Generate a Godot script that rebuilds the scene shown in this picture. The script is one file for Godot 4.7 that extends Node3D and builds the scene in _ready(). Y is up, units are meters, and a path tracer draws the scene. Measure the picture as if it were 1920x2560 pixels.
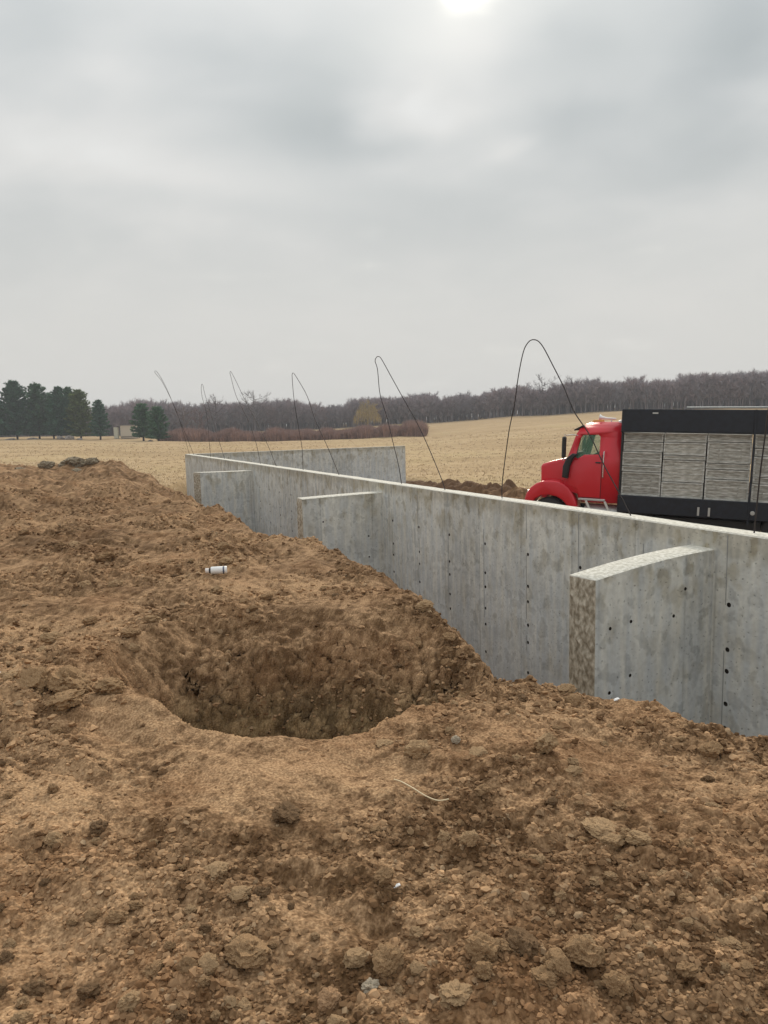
extends Node3D

# ---------------------------------------------------------------- frame of the long wall
const WALL_AT := Vector3(3.3444, 0.0, -6.1144)
const WALL_DIR := Vector3(-0.42018, 0.0, -0.90744)   # along the wall, away from the camera
const WALL_OUT := Vector3(-0.90744, 0.0, 0.42018)    # out of the wall, towards the dirt side
const WALL_TOP := 0.5
const EYE := Vector3(0.0, 1.55, 0.0)

var rng := RandomNumberGenerator.new()
var names := {}
var n_big := FastNoiseLite.new()
var n_mid := FastNoiseLite.new()
var n_small := FastNoiseLite.new()
var n_fine := FastNoiseLite.new()
var n_cell := FastNoiseLite.new()
var n_cell2 := FastNoiseLite.new()
var n_mask := FastNoiseLite.new()
var n_rut := FastNoiseLite.new()
var M := {}

# ================================================================= mesh helpers
class MB:
	var v := PackedVector3Array()
	var n := PackedVector3Array()
	var c := PackedColorArray()
	var uv := PackedVector2Array()
	var ix := PackedInt32Array()
	var col := Color(1, 1, 1)
	var use_uv := false
	static var flip_z := false      # while set, shapes are drawn with z towards the viewer's side of the truck

	func tri(a: Vector3, b: Vector3, d: Vector3) -> void:   # counter-clockwise seen from outside
		var nn := (b - a).cross(d - a)
		if nn.length_squared() < 1e-16:
			return
		nn = nn.normalized()
		var k := v.size()
		v.append(a); v.append(b); v.append(d)
		for i in 3:
			n.append(nn); c.append(col)
		ix.append(k); ix.append(k + 2); ix.append(k + 1)

	func quad(a: Vector3, b: Vector3, d: Vector3, e: Vector3) -> void:
		tri(a, b, d)
		tri(a, d, e)

	func quad_uv(p: Array, t: Array) -> void:
		use_uv = true
		var nn: Vector3 = (p[1] - p[0]).cross(p[3] - p[0]).normalized()
		var k := v.size()
		for i in 4:
			v.append(p[i]); n.append(nn); c.append(col); uv.append(t[i])
		for j in [0, 2, 1, 0, 3, 2]:
			ix.append(k + j)

	func box(at: Vector3, size: Vector3, bevel := 0.0, basis := Basis.IDENTITY) -> void:
		var h := size * 0.5
		var b: float = minf(bevel, minf(h.x, minf(h.y, h.z)) * 0.8)
		if b <= 0.0:
			var p := []
			for i in 8:
				p.append(at + basis * Vector3(h.x * (1 if i & 1 else -1), h.y * (1 if i & 2 else -1), h.z * (1 if i & 4 else -1)))
			quad(p[4], p[5], p[7], p[6])
			quad(p[1], p[0], p[2], p[3])
			quad(p[5], p[1], p[3], p[7])
			quad(p[0], p[4], p[6], p[2])
			quad(p[6], p[7], p[3], p[2])
			quad(p[0], p[1], p[5], p[4])
			return
		var levels := [[-h.y, b], [-h.y + b, 0.0], [h.y - b, 0.0], [h.y, b]]
		var rings := []
		for l in levels:
			var x: float = h.x - l[1]
			var z: float = h.z - l[1]
			var r := []
			for q in [Vector2(x, z - b + l[1]), Vector2(x - b + l[1], z), Vector2(-x + b - l[1], z), Vector2(-x, z - b + l[1]), Vector2(-x, -z + b - l[1]), Vector2(-x + b - l[1], -z), Vector2(x - b + l[1], -z), Vector2(x, -z + b - l[1])]:
				r.append(at + basis * Vector3(q.x, l[0], q.y))
			rings.append(r)
		for k in 3:
			for i in 8:
				var j := (i + 1) % 8
				quad(rings[k][j], rings[k][i], rings[k + 1][i], rings[k + 1][j])
		for i in range(1, 7):
			tri(rings[3][0], rings[3][i + 1], rings[3][i])
			tri(rings[0][0], rings[0][i], rings[0][i + 1])

	func tube(pts: Array, radii: Array, sides := 6, capped := true) -> void:
		var rings := []
		var side := Vector3.ZERO
		for i in pts.size():
			var t: Vector3 = (pts[mini(i + 1, pts.size() - 1)] - pts[maxi(i - 1, 0)]).normalized()
			if side == Vector3.ZERO:
				side = t.cross(Vector3.UP if absf(t.y) < 0.9 else Vector3.RIGHT).normalized()
			side = (side - t * side.dot(t)).normalized()
			var up := side.cross(t)
			var r: float = radii[mini(i, radii.size() - 1)]
			var k := v.size()
			for j in sides:
				var a := TAU * j / sides
				var o := side * cos(a) + up * sin(a)
				v.append(pts[i] + o * r); n.append(o); c.append(col)
			rings.append(k)
		for i in pts.size() - 1:
			for j in sides:
				var a: int = rings[i] + j
				var b: int = rings[i] + (j + 1) % sides
				var d: int = rings[i + 1] + (j + 1) % sides
				var e: int = rings[i + 1] + j
				# side x t frame: angle grows from side towards up = side x t
				ix.append(a); ix.append(b); ix.append(d)
				ix.append(a); ix.append(d); ix.append(e)
		if capped:
			for w in [0, pts.size() - 1]:
				var base: int = rings[w]
				for j in range(1, sides - 1):
					if w == 0:
						tri(v[base], v[base + j], v[base + j + 1])
					else:
						tri(v[base], v[base + j + 1], v[base + j])

	# rings of points joined into a skin: rings[i][j]; closed round
	func skin(rings: Array, cap_a := true, cap_b := true) -> void:
		var m: int = rings[0].size()
		for i in rings.size() - 1:
			for j in m:
				var k := (j + 1) % m
				quad(rings[i][j], rings[i][k], rings[i + 1][k], rings[i + 1][j])
		for w in 2:
			if (w == 0 and not cap_a) or (w == 1 and not cap_b):
				continue
			var r: Array = rings[0] if w == 0 else rings[rings.size() - 1]
			var flat := PackedVector2Array()
			for p in r:
				flat.append(Vector2(p.x, p.y))
			var t := Geometry2D.triangulate_polygon(flat)
			for q in range(0, t.size(), 3):
				var a: Vector3 = r[t[q]]
				var b: Vector3 = r[t[q + 1]]
				var d: Vector3 = r[t[q + 2]]
				var up := (b - a).cross(d - a).z
				if (up > 0.0) == (w == 1):
					tri(a, b, d)
				else:
					tri(a, d, b)

	# side outline (x, y), counter-clockwise, from z0 to z1 with rounded edges of radius r
	func loft(outline: Array, z0: float, z1: float, r: float) -> void:
		var cnt := outline.size()
		var inward := []
		for i in cnt:
			var p: Vector2 = outline[i]
			var a: Vector2 = (p - outline[(i + cnt - 1) % cnt]).normalized()
			var b: Vector2 = (outline[(i + 1) % cnt] - p).normalized()
			var na := Vector2(-a.y, a.x)
			var nb := Vector2(-b.y, b.x)
			var m := (na + nb)
			m = m / maxf(m.length_squared() * 0.5, 0.5)
			inward.append(m)
		var rings := []
		for l in [[0.0, 1.0], [0.3, 0.3], [1.0, 0.0]]:
			rings.append(_ring(outline, inward, l[1] * r, z0 + l[0] * r))
		for l in [[1.0, 0.0], [0.3, 0.3], [0.0, 1.0]]:
			rings.append(_ring(outline, inward, l[1] * r, z1 - l[0] * r))
		skin(rings)

	func _ring(o: Array, inw: Array, d: float, z: float) -> Array:
		var r := []
		for i in o.size():
			var p: Vector2 = o[i] + inw[i] * d
			r.append(Vector3(p.x, p.y, z))
		return r

	# profile (radius, along) turned round an axis
	func lathe(at: Vector3, axis: Vector3, prof: Array, sides := 24) -> void:
		var x := axis.cross(Vector3.UP if absf(axis.y) < 0.9 else Vector3.RIGHT).normalized()
		var y := axis.cross(x)
		for i in prof.size() - 1:
			for j in sides:
				var a0 := TAU * j / sides
				var a1 := TAU * (j + 1) / sides
				var o0 := x * cos(a0) + y * sin(a0)
				var o1 := x * cos(a1) + y * sin(a1)
				var p: Vector2 = prof[i]
				var q: Vector2 = prof[i + 1]
				quad(at + axis * p.y + o0 * p.x, at + axis * p.y + o1 * p.x, at + axis * q.y + o1 * q.x, at + axis * q.y + o0 * q.x)

	func smooth(crease_deg := 40.0) -> void:
		var lim := cos(deg_to_rad(crease_deg))
		var at := {}
		for i in v.size():
			var k := Vector3i((v[i] * 2000.0).round())
			if not at.has(k):
				at[k] = []
			at[k].append(i)
		var out := PackedVector3Array()
		out.resize(v.size())
		for k in at:
			var l: Array = at[k]
			for i in l:
				var s := Vector3.ZERO
				for j in l:
					if n[i].dot(n[j]) > lim:
						s += n[j]
				out[i] = s.normalized() if s.length_squared() > 1e-9 else n[i]
		n = out

	func mesh() -> ArrayMesh:
		if flip_z:
			for i in v.size():
				v[i].z = -v[i].z
				n[i].z = -n[i].z
			for i in range(0, ix.size(), 3):
				var k := ix[i + 1]
				ix[i + 1] = ix[i + 2]
				ix[i + 2] = k
		var a := []
		a.resize(Mesh.ARRAY_MAX)
		a[Mesh.ARRAY_VERTEX] = v
		a[Mesh.ARRAY_NORMAL] = n
		a[Mesh.ARRAY_COLOR] = c
		if use_uv and uv.size() == v.size():
			a[Mesh.ARRAY_TEX_UV] = uv
		a[Mesh.ARRAY_INDEX] = ix
		var m := ArrayMesh.new()
		m.add_surface_from_arrays(Mesh.PRIMITIVE_TRIANGLES, a)
		return m


# ================================================================= scene helpers
func numbered(called: String) -> String:
	var k: int = names.get(called, 0)
	names[called] = k + 1
	return called if k == 0 else "%s_%03d" % [called, k]


func tag(o: Node, label: String, category := "", group := "", kind := "") -> void:
	if label:
		o.set_meta("label", label)
	if category:
		o.set_meta("category", category)
	if group:
		o.set_meta("group", group)
	if kind:
		o.set_meta("kind", kind)


func thing(called: String, label: String, category: String, at := Transform3D.IDENTITY, group := "") -> Node3D:
	var o := Node3D.new()
	o.name = numbered(called)
	add_child(o)
	o.transform = at
	tag(o, label, category, group)
	return o


func part(called: String, mesh: Mesh, mat: Material, parent: Node = null) -> MeshInstance3D:
	var o := MeshInstance3D.new()
	o.mesh = mesh
	o.material_override = null
	if mesh is ArrayMesh and mesh.get_surface_count() and mesh.surface_get_material(0) == null:
		mesh.surface_set_material(0, mat)
	else:
		o.set_surface_override_material(0, mat)
	if parent == null:
		o.name = numbered(called)
		add_child(o)
	else:
		o.name = called
		var k := 1
		while parent.has_node(NodePath(o.name)):
			o.name = "%s_%03d" % [called, k]
			k += 1
		parent.add_child(o, true)
	return o


func fast_part(called: String, k: int, mesh: Mesh, parent: Node) -> MeshInstance3D:
	var o := MeshInstance3D.new()
	o.mesh = mesh
	o.name = called if k == 0 else "%s_%03d" % [called, k]
	parent.add_child(o, true)
	return o


func scatter(called: String, mesh: Mesh, mat: Material, places: Array, tints: Array, label: String, category := "") -> MultiMeshInstance3D:
	var mm := MultiMesh.new()
	mm.transform_format = MultiMesh.TRANSFORM_3D
	mm.use_colors = tints.size() > 0
	mm.mesh = mesh
	mm.instance_count = places.size()
	for i in places.size():
		mm.set_instance_transform(i, places[i])
		if tints.size():
			mm.set_instance_color(i, tints[i])
	if mesh is ArrayMesh:
		mesh.surface_set_material(0, mat)
	var o := MultiMeshInstance3D.new()
	o.multimesh = mm
	o.name = numbered(called)
	tag(o, label, category, "", "stuff")
	add_child(o)
	return o


func lin(r: float, g: float, b: float) -> Color:     # a linear base colour for albedo_color
	return Color(r, g, b).linear_to_srgb()


func plain(r: float, g: float, b: float, rough := 0.8, metal := 0.0) -> StandardMaterial3D:
	var m := StandardMaterial3D.new()
	m.albedo_color = lin(r, g, b)
	m.roughness = rough
	m.metallic = metal
	return m


func noise(sd: int, freq: float, oct := 3, type := FastNoiseLite.TYPE_SIMPLEX_SMOOTH) -> FastNoiseLite:
	var f := FastNoiseLite.new()
	f.seed = sd
	f.frequency = freq
	f.noise_type = type
	f.fractal_type = FastNoiseLite.FRACTAL_FBM if oct > 1 else FastNoiseLite.FRACTAL_NONE
	f.fractal_octaves = oct
	return f


func noise_tex(sd: int, freq: float, oct: int, lo: Color, hi: Color, size := 512, type := FastNoiseLite.TYPE_SIMPLEX_SMOOTH) -> NoiseTexture2D:
	var t := NoiseTexture2D.new()
	t.width = size
	t.height = size
	t.seamless = true
	t.noise = noise(sd, freq, oct, type)
	var g := Gradient.new()
	g.set_color(0, lo)
	g.set_color(1, hi)
	t.color_ramp = g
	return t


static func table(xs: Array, ys: Array, x: float) -> float:
	var last := xs.size() - 1
	if x <= xs[0]:
		return ys[0]
	if x >= xs[last]:
		return ys[last]
	for i in last:
		if x < xs[i + 1]:
			var t: float = (x - xs[i]) / (xs[i + 1] - xs[i])
			return lerpf(ys[i], ys[i + 1], t)
	return ys[last]


static func smooth_table(xs: Array, ys: Array, x: float) -> float:
	var last := xs.size() - 1
	if x <= xs[0]:
		return ys[0]
	if x >= xs[last]:
		return ys[last]
	for i in last:
		if x < xs[i + 1]:
			var t: float = (x - xs[i]) / (xs[i + 1] - xs[i])
			return cubic_interpolate(ys[i], ys[i + 1], ys[maxi(i - 1, 0)], ys[mini(i + 2, last)], t)
	return ys[last]


# ================================================================= the shape of the land
const FIELD_U := [-0.7, -0.5, -0.3, -0.1, 0.06, 0.2, 0.35, 0.6]
const FIELD_R := [25.0, 60.0, 100.0, 150.0, 200.0, 260.0, 320.0, 450.0, 1500.0]
const FIELD_Y := [
	[-0.9, -0.6, -0.2, 0.25, 0.5, 0.9, 1.2, 1.5, 2.0],
	[-0.9, -0.6, -0.2, 0.25, 0.5, 0.9, 1.2, 1.5, 2.0],
	[-1.0, -0.9, -0.75, -0.6, -0.4, 0.0, 0.6, 1.2, 2.0],
	[-1.2, -1.2, -1.1, -0.9, -0.4, 0.8, 1.8, 3.0, 4.0],
	[-1.4, -1.4, -1.2, -0.6, 0.6, 2.3, 3.6, 5.0, 6.0],
	[-1.5, -1.4, -0.8, 0.6, 2.2, 4.0, 5.4, 7.0, 8.0],
	[-1.5, -1.3, -0.2, 1.5, 3.2, 5.1, 7.0, 9.2, 11.0],
	[-1.5, -1.2, -0.3, 1.0, 2.6, 4.4, 6.0, 8.5, 11.0],
]

func field_y(x: float, z: float) -> float:
	var r := sqrt(x * x + z * z)
	var u := x / maxf(-z, 0.001) if z < 0.0 else signf(x) * 10.0
	u = clampf(u, -0.7, 0.6)
	var i := 0
	while i < 6 and u > FIELD_U[i + 1]:
		i += 1
	var t: float = (u - FIELD_U[i]) / (FIELD_U[i + 1] - FIELD_U[i])
	t = clampf(t, 0.0, 1.0)
	t = t * t * (3.0 - 2.0 * t)
	var a := smooth_table(FIELD_R, FIELD_Y[i], r)
	var b := smooth_table(FIELD_R, FIELD_Y[i + 1], r)
	return lerpf(a, b, t)


const SITE_U := [-1.2, -0.6, -0.45, -0.36, -0.315, -0.28, -0.2, 0.03, 0.1, 0.3, 0.6, 1.2]
const SITE_R := [36.0, 38.0, 34.0, 33.0, 31.5, 38.0, 42.0, 41.0, 34.0, 31.0, 36.0, 36.0]

func site_r(x: float, z: float) -> float:
	if z > -0.5:
		return 36.0
	return smooth_table(SITE_U, SITE_R, clampf(x / -z, -1.2, 1.2))


const EDGE_S := [-6.0, -3.0, -2.0, -1.3, -0.9, -0.5, 0.0, 0.4, 0.9, 1.5, 3.0, 4.6, 5.4, 5.9, 7.1, 8.3, 10.0, 12.0, 14.0, 18.0, 24.0, 30.0, 36.0]
const EDGE_L := [2.6, 2.6, 2.62, 2.70, 2.92, 3.24, 3.22, 3.06, 2.88, 2.76, 2.54, 2.50, 2.56, 2.92, 3.08, 2.93, 2.85, 2.85, 2.7, 2.4, 2.2, 2.0, 1.8]
const NEAR_X := [-2.0, -1.64, -1.36, -0.9, -0.57, -0.15, 0.17, 0.41, 0.6, 0.85, 1.2]
const NEAR_Z := [-4.75, -4.18, -3.86, -3.5, -3.41, -3.5, -3.74, -3.95, -4.12, -4.25, -4.35]
const FAR_X := [-2.0, -1.8, -1.5, -0.6, 0.3, 0.7, 1.2]
const FAR_Z := [-4.85, -5.5, -6.0, -6.1, -5.95, -5.7, -5.4]
const SKY_U := [-0.62, -0.53, -0.46, -0.42, -0.38, -0.34, -0.30, -0.2]
const SKY_Y := [0.25, 0.13, -0.12, -0.02, 0.05, -0.3, -0.55, -0.8]

func pit(x: float, z: float) -> float:
	if x < -2.0 or x > 1.4:
		return 0.0
	var dn := smooth_table(NEAR_X, NEAR_Z, x) - z
	var df := z - table(FAR_X, FAR_Z, x)
	if dn <= 0.0 or df <= 0.0:
		return 0.0
	var steep := 1.4 * pow(clampf(dn / 0.26, 0.0, 1.0), 0.8)
	var far := smooth_table([0.0, 0.25, 0.5, 0.8, 1.05, 1.35, 1.8], [0.0, 0.09, 0.21, 0.38, 0.58, 0.95, 1.4], df)
	return minf(steep, far)


func base_y(x: float, z: float) -> float:      # the broad shape, without clods
	var p := Vector3(x, 0, z) - WALL_AT
	var s := p.dot(WALL_DIR)
	var l := p.dot(WALL_OUT)
	var r := sqrt(x * x + z * z)
	var u := clampf(x / maxf(-z, 0.3), -0.62, 0.62)
	# plateau on the near side
	var y := lerpf(0.0, table(SKY_U, SKY_Y, u), smoothstep(12.0, 29.0, r))
	y += n_big.get_noise_2d(x, z) * 0.10 * smoothstep(1.0, 6.0, r)
	y -= 0.055 * exp(-(pow(x - 1.3, 2.0) / 1.6 + pow(z + 3.7, 2.0) / 0.8))
	y += 0.10 * exp(-(pow(x + 2.3, 2.0) / 0.25 + pow(z + 3.9, 2.0) / 0.08))
	y += 0.28 * exp(-(pow(x + 12.2, 2.0) / 9.0 + pow(z + 29.0, 2.0) / 4.0))
	# inside of the foundation, where the truck stands
	var inside := -1.5 - 0.01 * minf(r, 30.0) + n_big.get_noise_2d(x + 40.0, z) * 0.12
	var tr := Vector3(x - 6.357, 0, z + 19.0)
	var along := tr.dot(Vector3(-0.891, 0, -0.454))
	var across := absf(tr.dot(Vector3(-0.454, 0, 0.891)) + 1.2)
	var truck_ground := -1.622 + along * 0.0384
	inside = lerpf(truck_ground, inside, smoothstep(2.0, 4.5, maxf(across, absf(along + 1.5) - 5.0)))
	var rim := site_r(x, z)
	if l < 0.0:
		inside += 0.85 * smoothstep(5.5, 1.5, absf(r - (rim - 4.0))) * (0.7 + 0.6 * n_mid.get_noise_2d(x * 0.7, z * 0.7)) * smoothstep(0.0, 0.1, x / maxf(-z, 0.3))
	# trench along the wall
	var le: float = smooth_table(EDGE_S, EDGE_L, s) + n_mid.get_noise_2d(s * 0.9, 7.0) * 0.12
	var run := le - l
	var drop := smooth_table([0.0, 0.12, 0.4, 0.8, 1.3, 1.7], [0.0, 0.05, 0.42, 1.15, 2.0, 2.2], run)
	drop *= smoothstep(35.0, 31.5, s)
	var pd := pit(x, z)
	y -= maxf(drop, pd) + 0.12 * minf(drop, pd) * 0.3
	if l < 0.0 and s < 34.0:
		y = lerpf(y, inside, smoothstep(-0.02, -0.22, l))
	elif l < 0.0:
		y = lerpf(y, inside, smoothstep(0.0, -3.0, l))
	# the site ends: the dirt sinks under the field
	y = lerpf(y, field_y(x, z) - 1.2, smoothstep(rim - 0.4, rim + 2.5, r))
	return y


const CALM := [[-1.05, -1.9, 0.34, 0.55], [-0.36, -2.1, 0.13, 0.14], [0.60, -2.75, 0.20, 0.24], [-0.45, -2.95, 0.5, 0.28], [-1.45, -2.85, 0.4, 0.3], [0.05, -3.1, 0.22, 0.12], [1.5, -2.9, 0.35, 0.2], [-2.6, -5.6, 0.7, 0.6], [-0.9, -7.0, 0.8, 0.35]]

func calm_patch(x: float, z: float) -> float:     # smoother, trodden pale patches
	var k := 0.0
	for c in CALM:
		var dx: float = (x - c[0]) / c[2]
		var dz: float = (z - c[1]) / c[3]
		var e := dx * dx + dz * dz
		if e < 4.0:
			k = maxf(k, exp(-e * 1.2))
	return clampf(k * (1.0 + n_small.get_noise_2d(x * 0.5, z * 0.5) * 0.9), 0.0, 1.0)


func cut_depth(x: float, z: float) -> float:      # how far the pit and the trench cut below the old surface
	var p := Vector3(x, 0, z) - WALL_AT
	var s := p.dot(WALL_DIR)
	var l := p.dot(WALL_OUT)
	var d := pit(x, z)
	if l > 0.0 and l < 3.3 and s < 33.0:
		d = maxf(d, smooth_table(EDGE_S, EDGE_L, s) - l)
	return d


func dirt_y(x: float, z: float) -> float:
	var r := sqrt(x * x + z * z)
	var y := base_y(x, z)
	var m := n_mask.get_noise_2d(x, z)
	var calm := calm_patch(x, z)
	var cut := cut_depth(x, z)
	var rough := clampf(0.66 + m * 1.5, 0.08, 1.3) * (1.0 - 0.85 * calm)
	if cut > 0.03:
		var w := smoothstep(0.03, 0.3, cut)
		rough = lerpf(rough, 1.35, w)
		var lump_a := n_cell.get_noise_2d(x * 0.55 + 40.0, (z + y * 0.6) * 0.55) * 0.5 + 0.5
		y += ((0.45 - lump_a) * 0.05 + n_small.get_noise_2d(x * 0.5, z * 0.5 - y) * 0.03) * w
	# lumps of several sizes with rounded tops
	var wx := x + n_small.get_noise_2d(x * 0.8, z * 0.8 + 9.0) * 0.06
	var wz := z + n_small.get_noise_2d(x * 0.8 + 31.0, z * 0.8) * 0.06
	var a := n_cell.get_noise_2d(wx, wz) * 0.5 + 0.5
	var b := n_cell2.get_noise_2d(wx, wz) * 0.5 + 0.5
	y += n_mid.get_noise_2d(x, z) * lerpf(0.065, 0.17, smoothstep(4.0, 24.0, r))
	y += n_rut.get_noise_2d((x * 0.9 + z * 0.42) * 1.0, (-x * 0.42 + z * 0.9) * 3.2) * 0.035
	y += (0.45 - a) * 0.080 * rough * clampf(0.3 + n_mask.get_noise_2d(x * 3.0 + 77.0, z * 3.0) * 2.2, 0.0, 1.3)
	y += n_small.get_noise_2d(x, z) * lerpf(0.026, 0.05, smoothstep(2.5, 9.0, r)) * rough
	var ridge := absf(n_small.get_noise_2d(x * 0.45 + 300.0, z * 0.62))
	y -= 0.045 * smoothstep(0.10, 0.0, ridge) * rough * smoothstep(1.5, 4.0, r)
	if r > 8.0:
		var big := n_cell.get_noise_2d(wx * 0.24, wz * 0.24) * 0.5 + 0.5
		y += (0.45 - big) * 0.30 * smoothstep(8.0, 22.0, r) * rough
	if r < 14.0:
		y += (0.45 - b) * 0.024 * rough
		y += n_fine.get_noise_2d(x, z) * 0.006
	return y


func dirt_color(x: float, z: float, y := 0.0) -> Color:
	var big := n_mask.get_noise_2d(x * 0.55 + 200.0, z * 0.55)
	var t := n_mid.get_noise_3d(x * 2.0 + 50.0, y * 2.0, z * 2.0)
	var f := n_small.get_noise_3d(x * 1.3, y * 1.3, z * 1.3 + 90.0)
	var g := n_fine.get_noise_3d(x * 1.0 + 11.0, y, z)
	var calm := calm_patch(x, z)
	var k := clampf(0.46 + calm * 0.48 + big * 0.5 + t * 0.50 + f * 0.8 + g * 0.6, 0.0, 1.0)
	var c := Color(0.190, 0.110, 0.056).lerp(Color(0.640, 0.420, 0.242), k)
	var red := clampf(n_mask.get_noise_2d(x * 1.4 - 90.0, z * 1.4 + 60.0) * 1.6, 0.0, 1.0)
	c = c.lerp(Color(0.42, 0.23, 0.115), red * 0.4)
	var sub := smoothstep(-0.25, -0.6, y) * smoothstep(9.0, 7.0, sqrt(x * x + z * z))  # olive subsoil low in pit and trench, darkened further as painted shade
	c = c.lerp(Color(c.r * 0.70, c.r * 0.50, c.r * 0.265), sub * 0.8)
	var q := Vector3(x, 0, z) - WALL_AT
	if q.dot(WALL_OUT) < -1.0:
		var far := smoothstep(24.0, 28.0, sqrt(x * x + z * z))
		c = c.lerp(Color(0.17, 0.10, 0.062), far * 0.8)
	return c


# ================================================================= main
func _ready() -> void:
	rng.seed = 20417
	camera_and_sky()
	noises()
	materials()
	build_ground()
	build_field()
	build_walls()
	build_rebar()
	build_truck()
	build_trees()
	build_clods()
	build_small_things()


func camera_and_sky() -> void:
	var cam := Camera3D.new()
	cam.name = "camera"
	cam.fov = 71.5928
	cam.near = 0.05
	cam.far = 4000.0
	add_child(cam)
	cam.position = EYE
	cam.rotation_order = EULER_ORDER_YXZ
	cam.rotation = Vector3(-deg_to_rad(6.8746), 0.0, -deg_to_rad(1.4321))
	cam.current = true
	var env := Environment.new()
	env.tonemap_mode = Environment.TONE_MAPPER_LINEAR
	env.tonemap_exposure = 1.56
	env.background_mode = Environment.BG_SKY
	env.sdfgi_enabled = true
	env.ssao_enabled = true
	env.ssil_enabled = true
	env.fog_enabled = true
	env.fog_density = 0.0006
	env.fog_light_color = Color(0.86, 0.87, 0.9)
	var sky := Sky.new()
	var pano := PanoramaSkyMaterial.new()
	pano.panorama = ImageTexture.create_from_image(sky_image())
	sky.sky_material = pano
	env.sky = sky
	var we := WorldEnvironment.new()
	we.name = "world_environment"
	we.environment = env
	add_child(we)
	var sun := DirectionalLight3D.new()
	sun.name = "sun"
	sun.light_energy = 0.5
	sun.light_color = Color(1.0, 0.95, 0.87)
	sun.light_angular_distance = 12.0
	sun.shadow_enabled = true
	add_child(sun)
	sun.rotation = Vector3(-deg_to_rad(28.8), PI - deg_to_rad(6.4), 0.0)


func sky_image() -> Image:
	var w := 2048
	var h := 1024
	var buf := PackedFloat32Array()
	buf.resize(w * h * 3)
	var na := noise(5, 0.55, 5)
	var nb := noise(17, 0.9, 4)
	var nw := noise(23, 0.5, 2)
	var nc := noise(29, 2.6, 4)
	# broad cloud forms (azimuth, elevation, half width, half height, strength)
	var forms := [[-4.0, 23.0, 6.0, 3.2, -0.13], [-9.0, 25.0, 6.0, 2.6, -0.07], [-22.0, 21.0, 6.5, 2.8, 0.10], [-13.0, 18.5, 7.0, 2.4, 0.06], [6.0, 24.6, 1.6, 1.2, 0.05], [9.0, 23.0, 1.8, 1.1, 0.05], [10.4, 19.8, 2.0, 1.0, 0.07], [25.0, 23.0, 6.0, 3.5, -0.10], [22.0, 17.5, 6.0, 2.6, -0.08], [2.0, 21.4, 5.0, 1.5, -0.06], [14.0, 20.4, 3.0, 1.6, -0.07], [14.0, 25.5, 3.5, 1.6, -0.06], [1.0, 25.2, 2.4, 1.5, 0.03], [6.0, 27.5, 8.0, 2.0, 0.07], [-24.0, 27.5, 8.0, 3.0, -0.05], [5.0, 15.0, 9.0, 3.0, -0.05]]
	for j in h:
		var el := (0.5 - (j + 0.5) / h) * PI
		var sy := sin(el)
		var cy := cos(el)
		for i in w:
			var k := (j * w + i) * 3
			if el < -0.02:
				buf[k] = 0.20; buf[k + 1] = 0.17; buf[k + 2] = 0.13
				continue
			var az := (i + 0.5) / w * TAU
			if az > PI:
				az -= TAU
			var dx := sin(az) * cy
			var dz := -cos(az) * cy
			var q := 1.0 / (maxf(sy, 0.0) + 0.22)
			var px := dx * q
			var pz := dz * q
			var wv := nw.get_noise_2d(px, pz) * 0.5
			var c := na.get_noise_2d(px + wv, pz * 1.3 - wv)
			var c2 := nb.get_noise_2d(px * 1.9 - wv, pz * 1.9 + 40.0)
			var c3 := nc.get_noise_2d(px * 1.3 + wv, pz * 2.0)
			var lum := 0.44 - 0.02 * smoothstep(0.10, 0.40, sy) + 0.36 * smoothstep(0.35, 1.0, sy)
			var thick := c * 0.13 * smoothstep(0.05, 0.4, sy) + c2 * 0.085 * smoothstep(0.02, 0.35, sy) + c3 * 0.05 * smoothstep(0.12, 0.4, sy)
			var ad := rad_to_deg(az)
			var ed := rad_to_deg(el)
			var warp_a := c2 * 5.0
			var warp_e := c * 5.0
			if absf(ad) < 50.0:
				for f in forms:
					var e: float = pow((ad + warp_a - f[0]) / f[2], 2.0) + pow((ed + warp_e - f[1]) / f[3], 2.0)
					if e < 6.0:
						thick += f[4] * 1.05 * exp(-e)
			lum *= 1.0 + thick * 1.35
			# the sun behind the cloud
			var da := (ad - 6.4) * cos(el)
			var dd := sqrt(da * da + pow(ed - 29.35, 2.0)) * (1.0 + c2 * 0.9 + c3 * 0.5)
			var glow := 0.8 * exp(-pow(dd / 0.72, 2.0)) + 0.09 * exp(-dd / 1.7) + 0.065 * exp(-dd / 8.0)
			var warm := clampf(glow * 0.35, 0.0, 0.06)
			var cool := clampf(-thick, -0.1, 0.25)
			var low := smoothstep(0.42, 0.05, sy)
			buf[k] = lum * (0.955 + 0.050 * low - cool * 0.28 + warm) + glow
			buf[k + 1] = lum * (0.990 + 0.005 * low - cool * 0.05 + warm * 0.6) + glow * 0.97
			buf[k + 2] = lum * (0.995 - 0.045 * low + cool * 0.10) + glow * 0.88
	return Image.create_from_data(w, h, false, Image.FORMAT_RGBF, buf.to_byte_array())


func noises() -> void:
	n_big = noise(101, 0.16, 3)
	n_mid = noise(102, 0.9, 3)
	n_small = noise(103, 6.5, 3)
	n_fine = noise(104, 26.0, 2)
	n_mask = noise(105, 0.55, 3)
	n_rut = noise(106, 1.0, 2)
	n_cell = noise(107, 8.5, 1, FastNoiseLite.TYPE_CELLULAR)
	n_cell2 = noise(108, 24.0, 1, FastNoiseLite.TYPE_CELLULAR)
	for f in [n_cell, n_cell2]:
		f.cellular_return_type = FastNoiseLite.RETURN_DISTANCE
		f.cellular_distance_function = FastNoiseLite.DISTANCE_EUCLIDEAN
		f.cellular_jitter = 1.0


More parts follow.
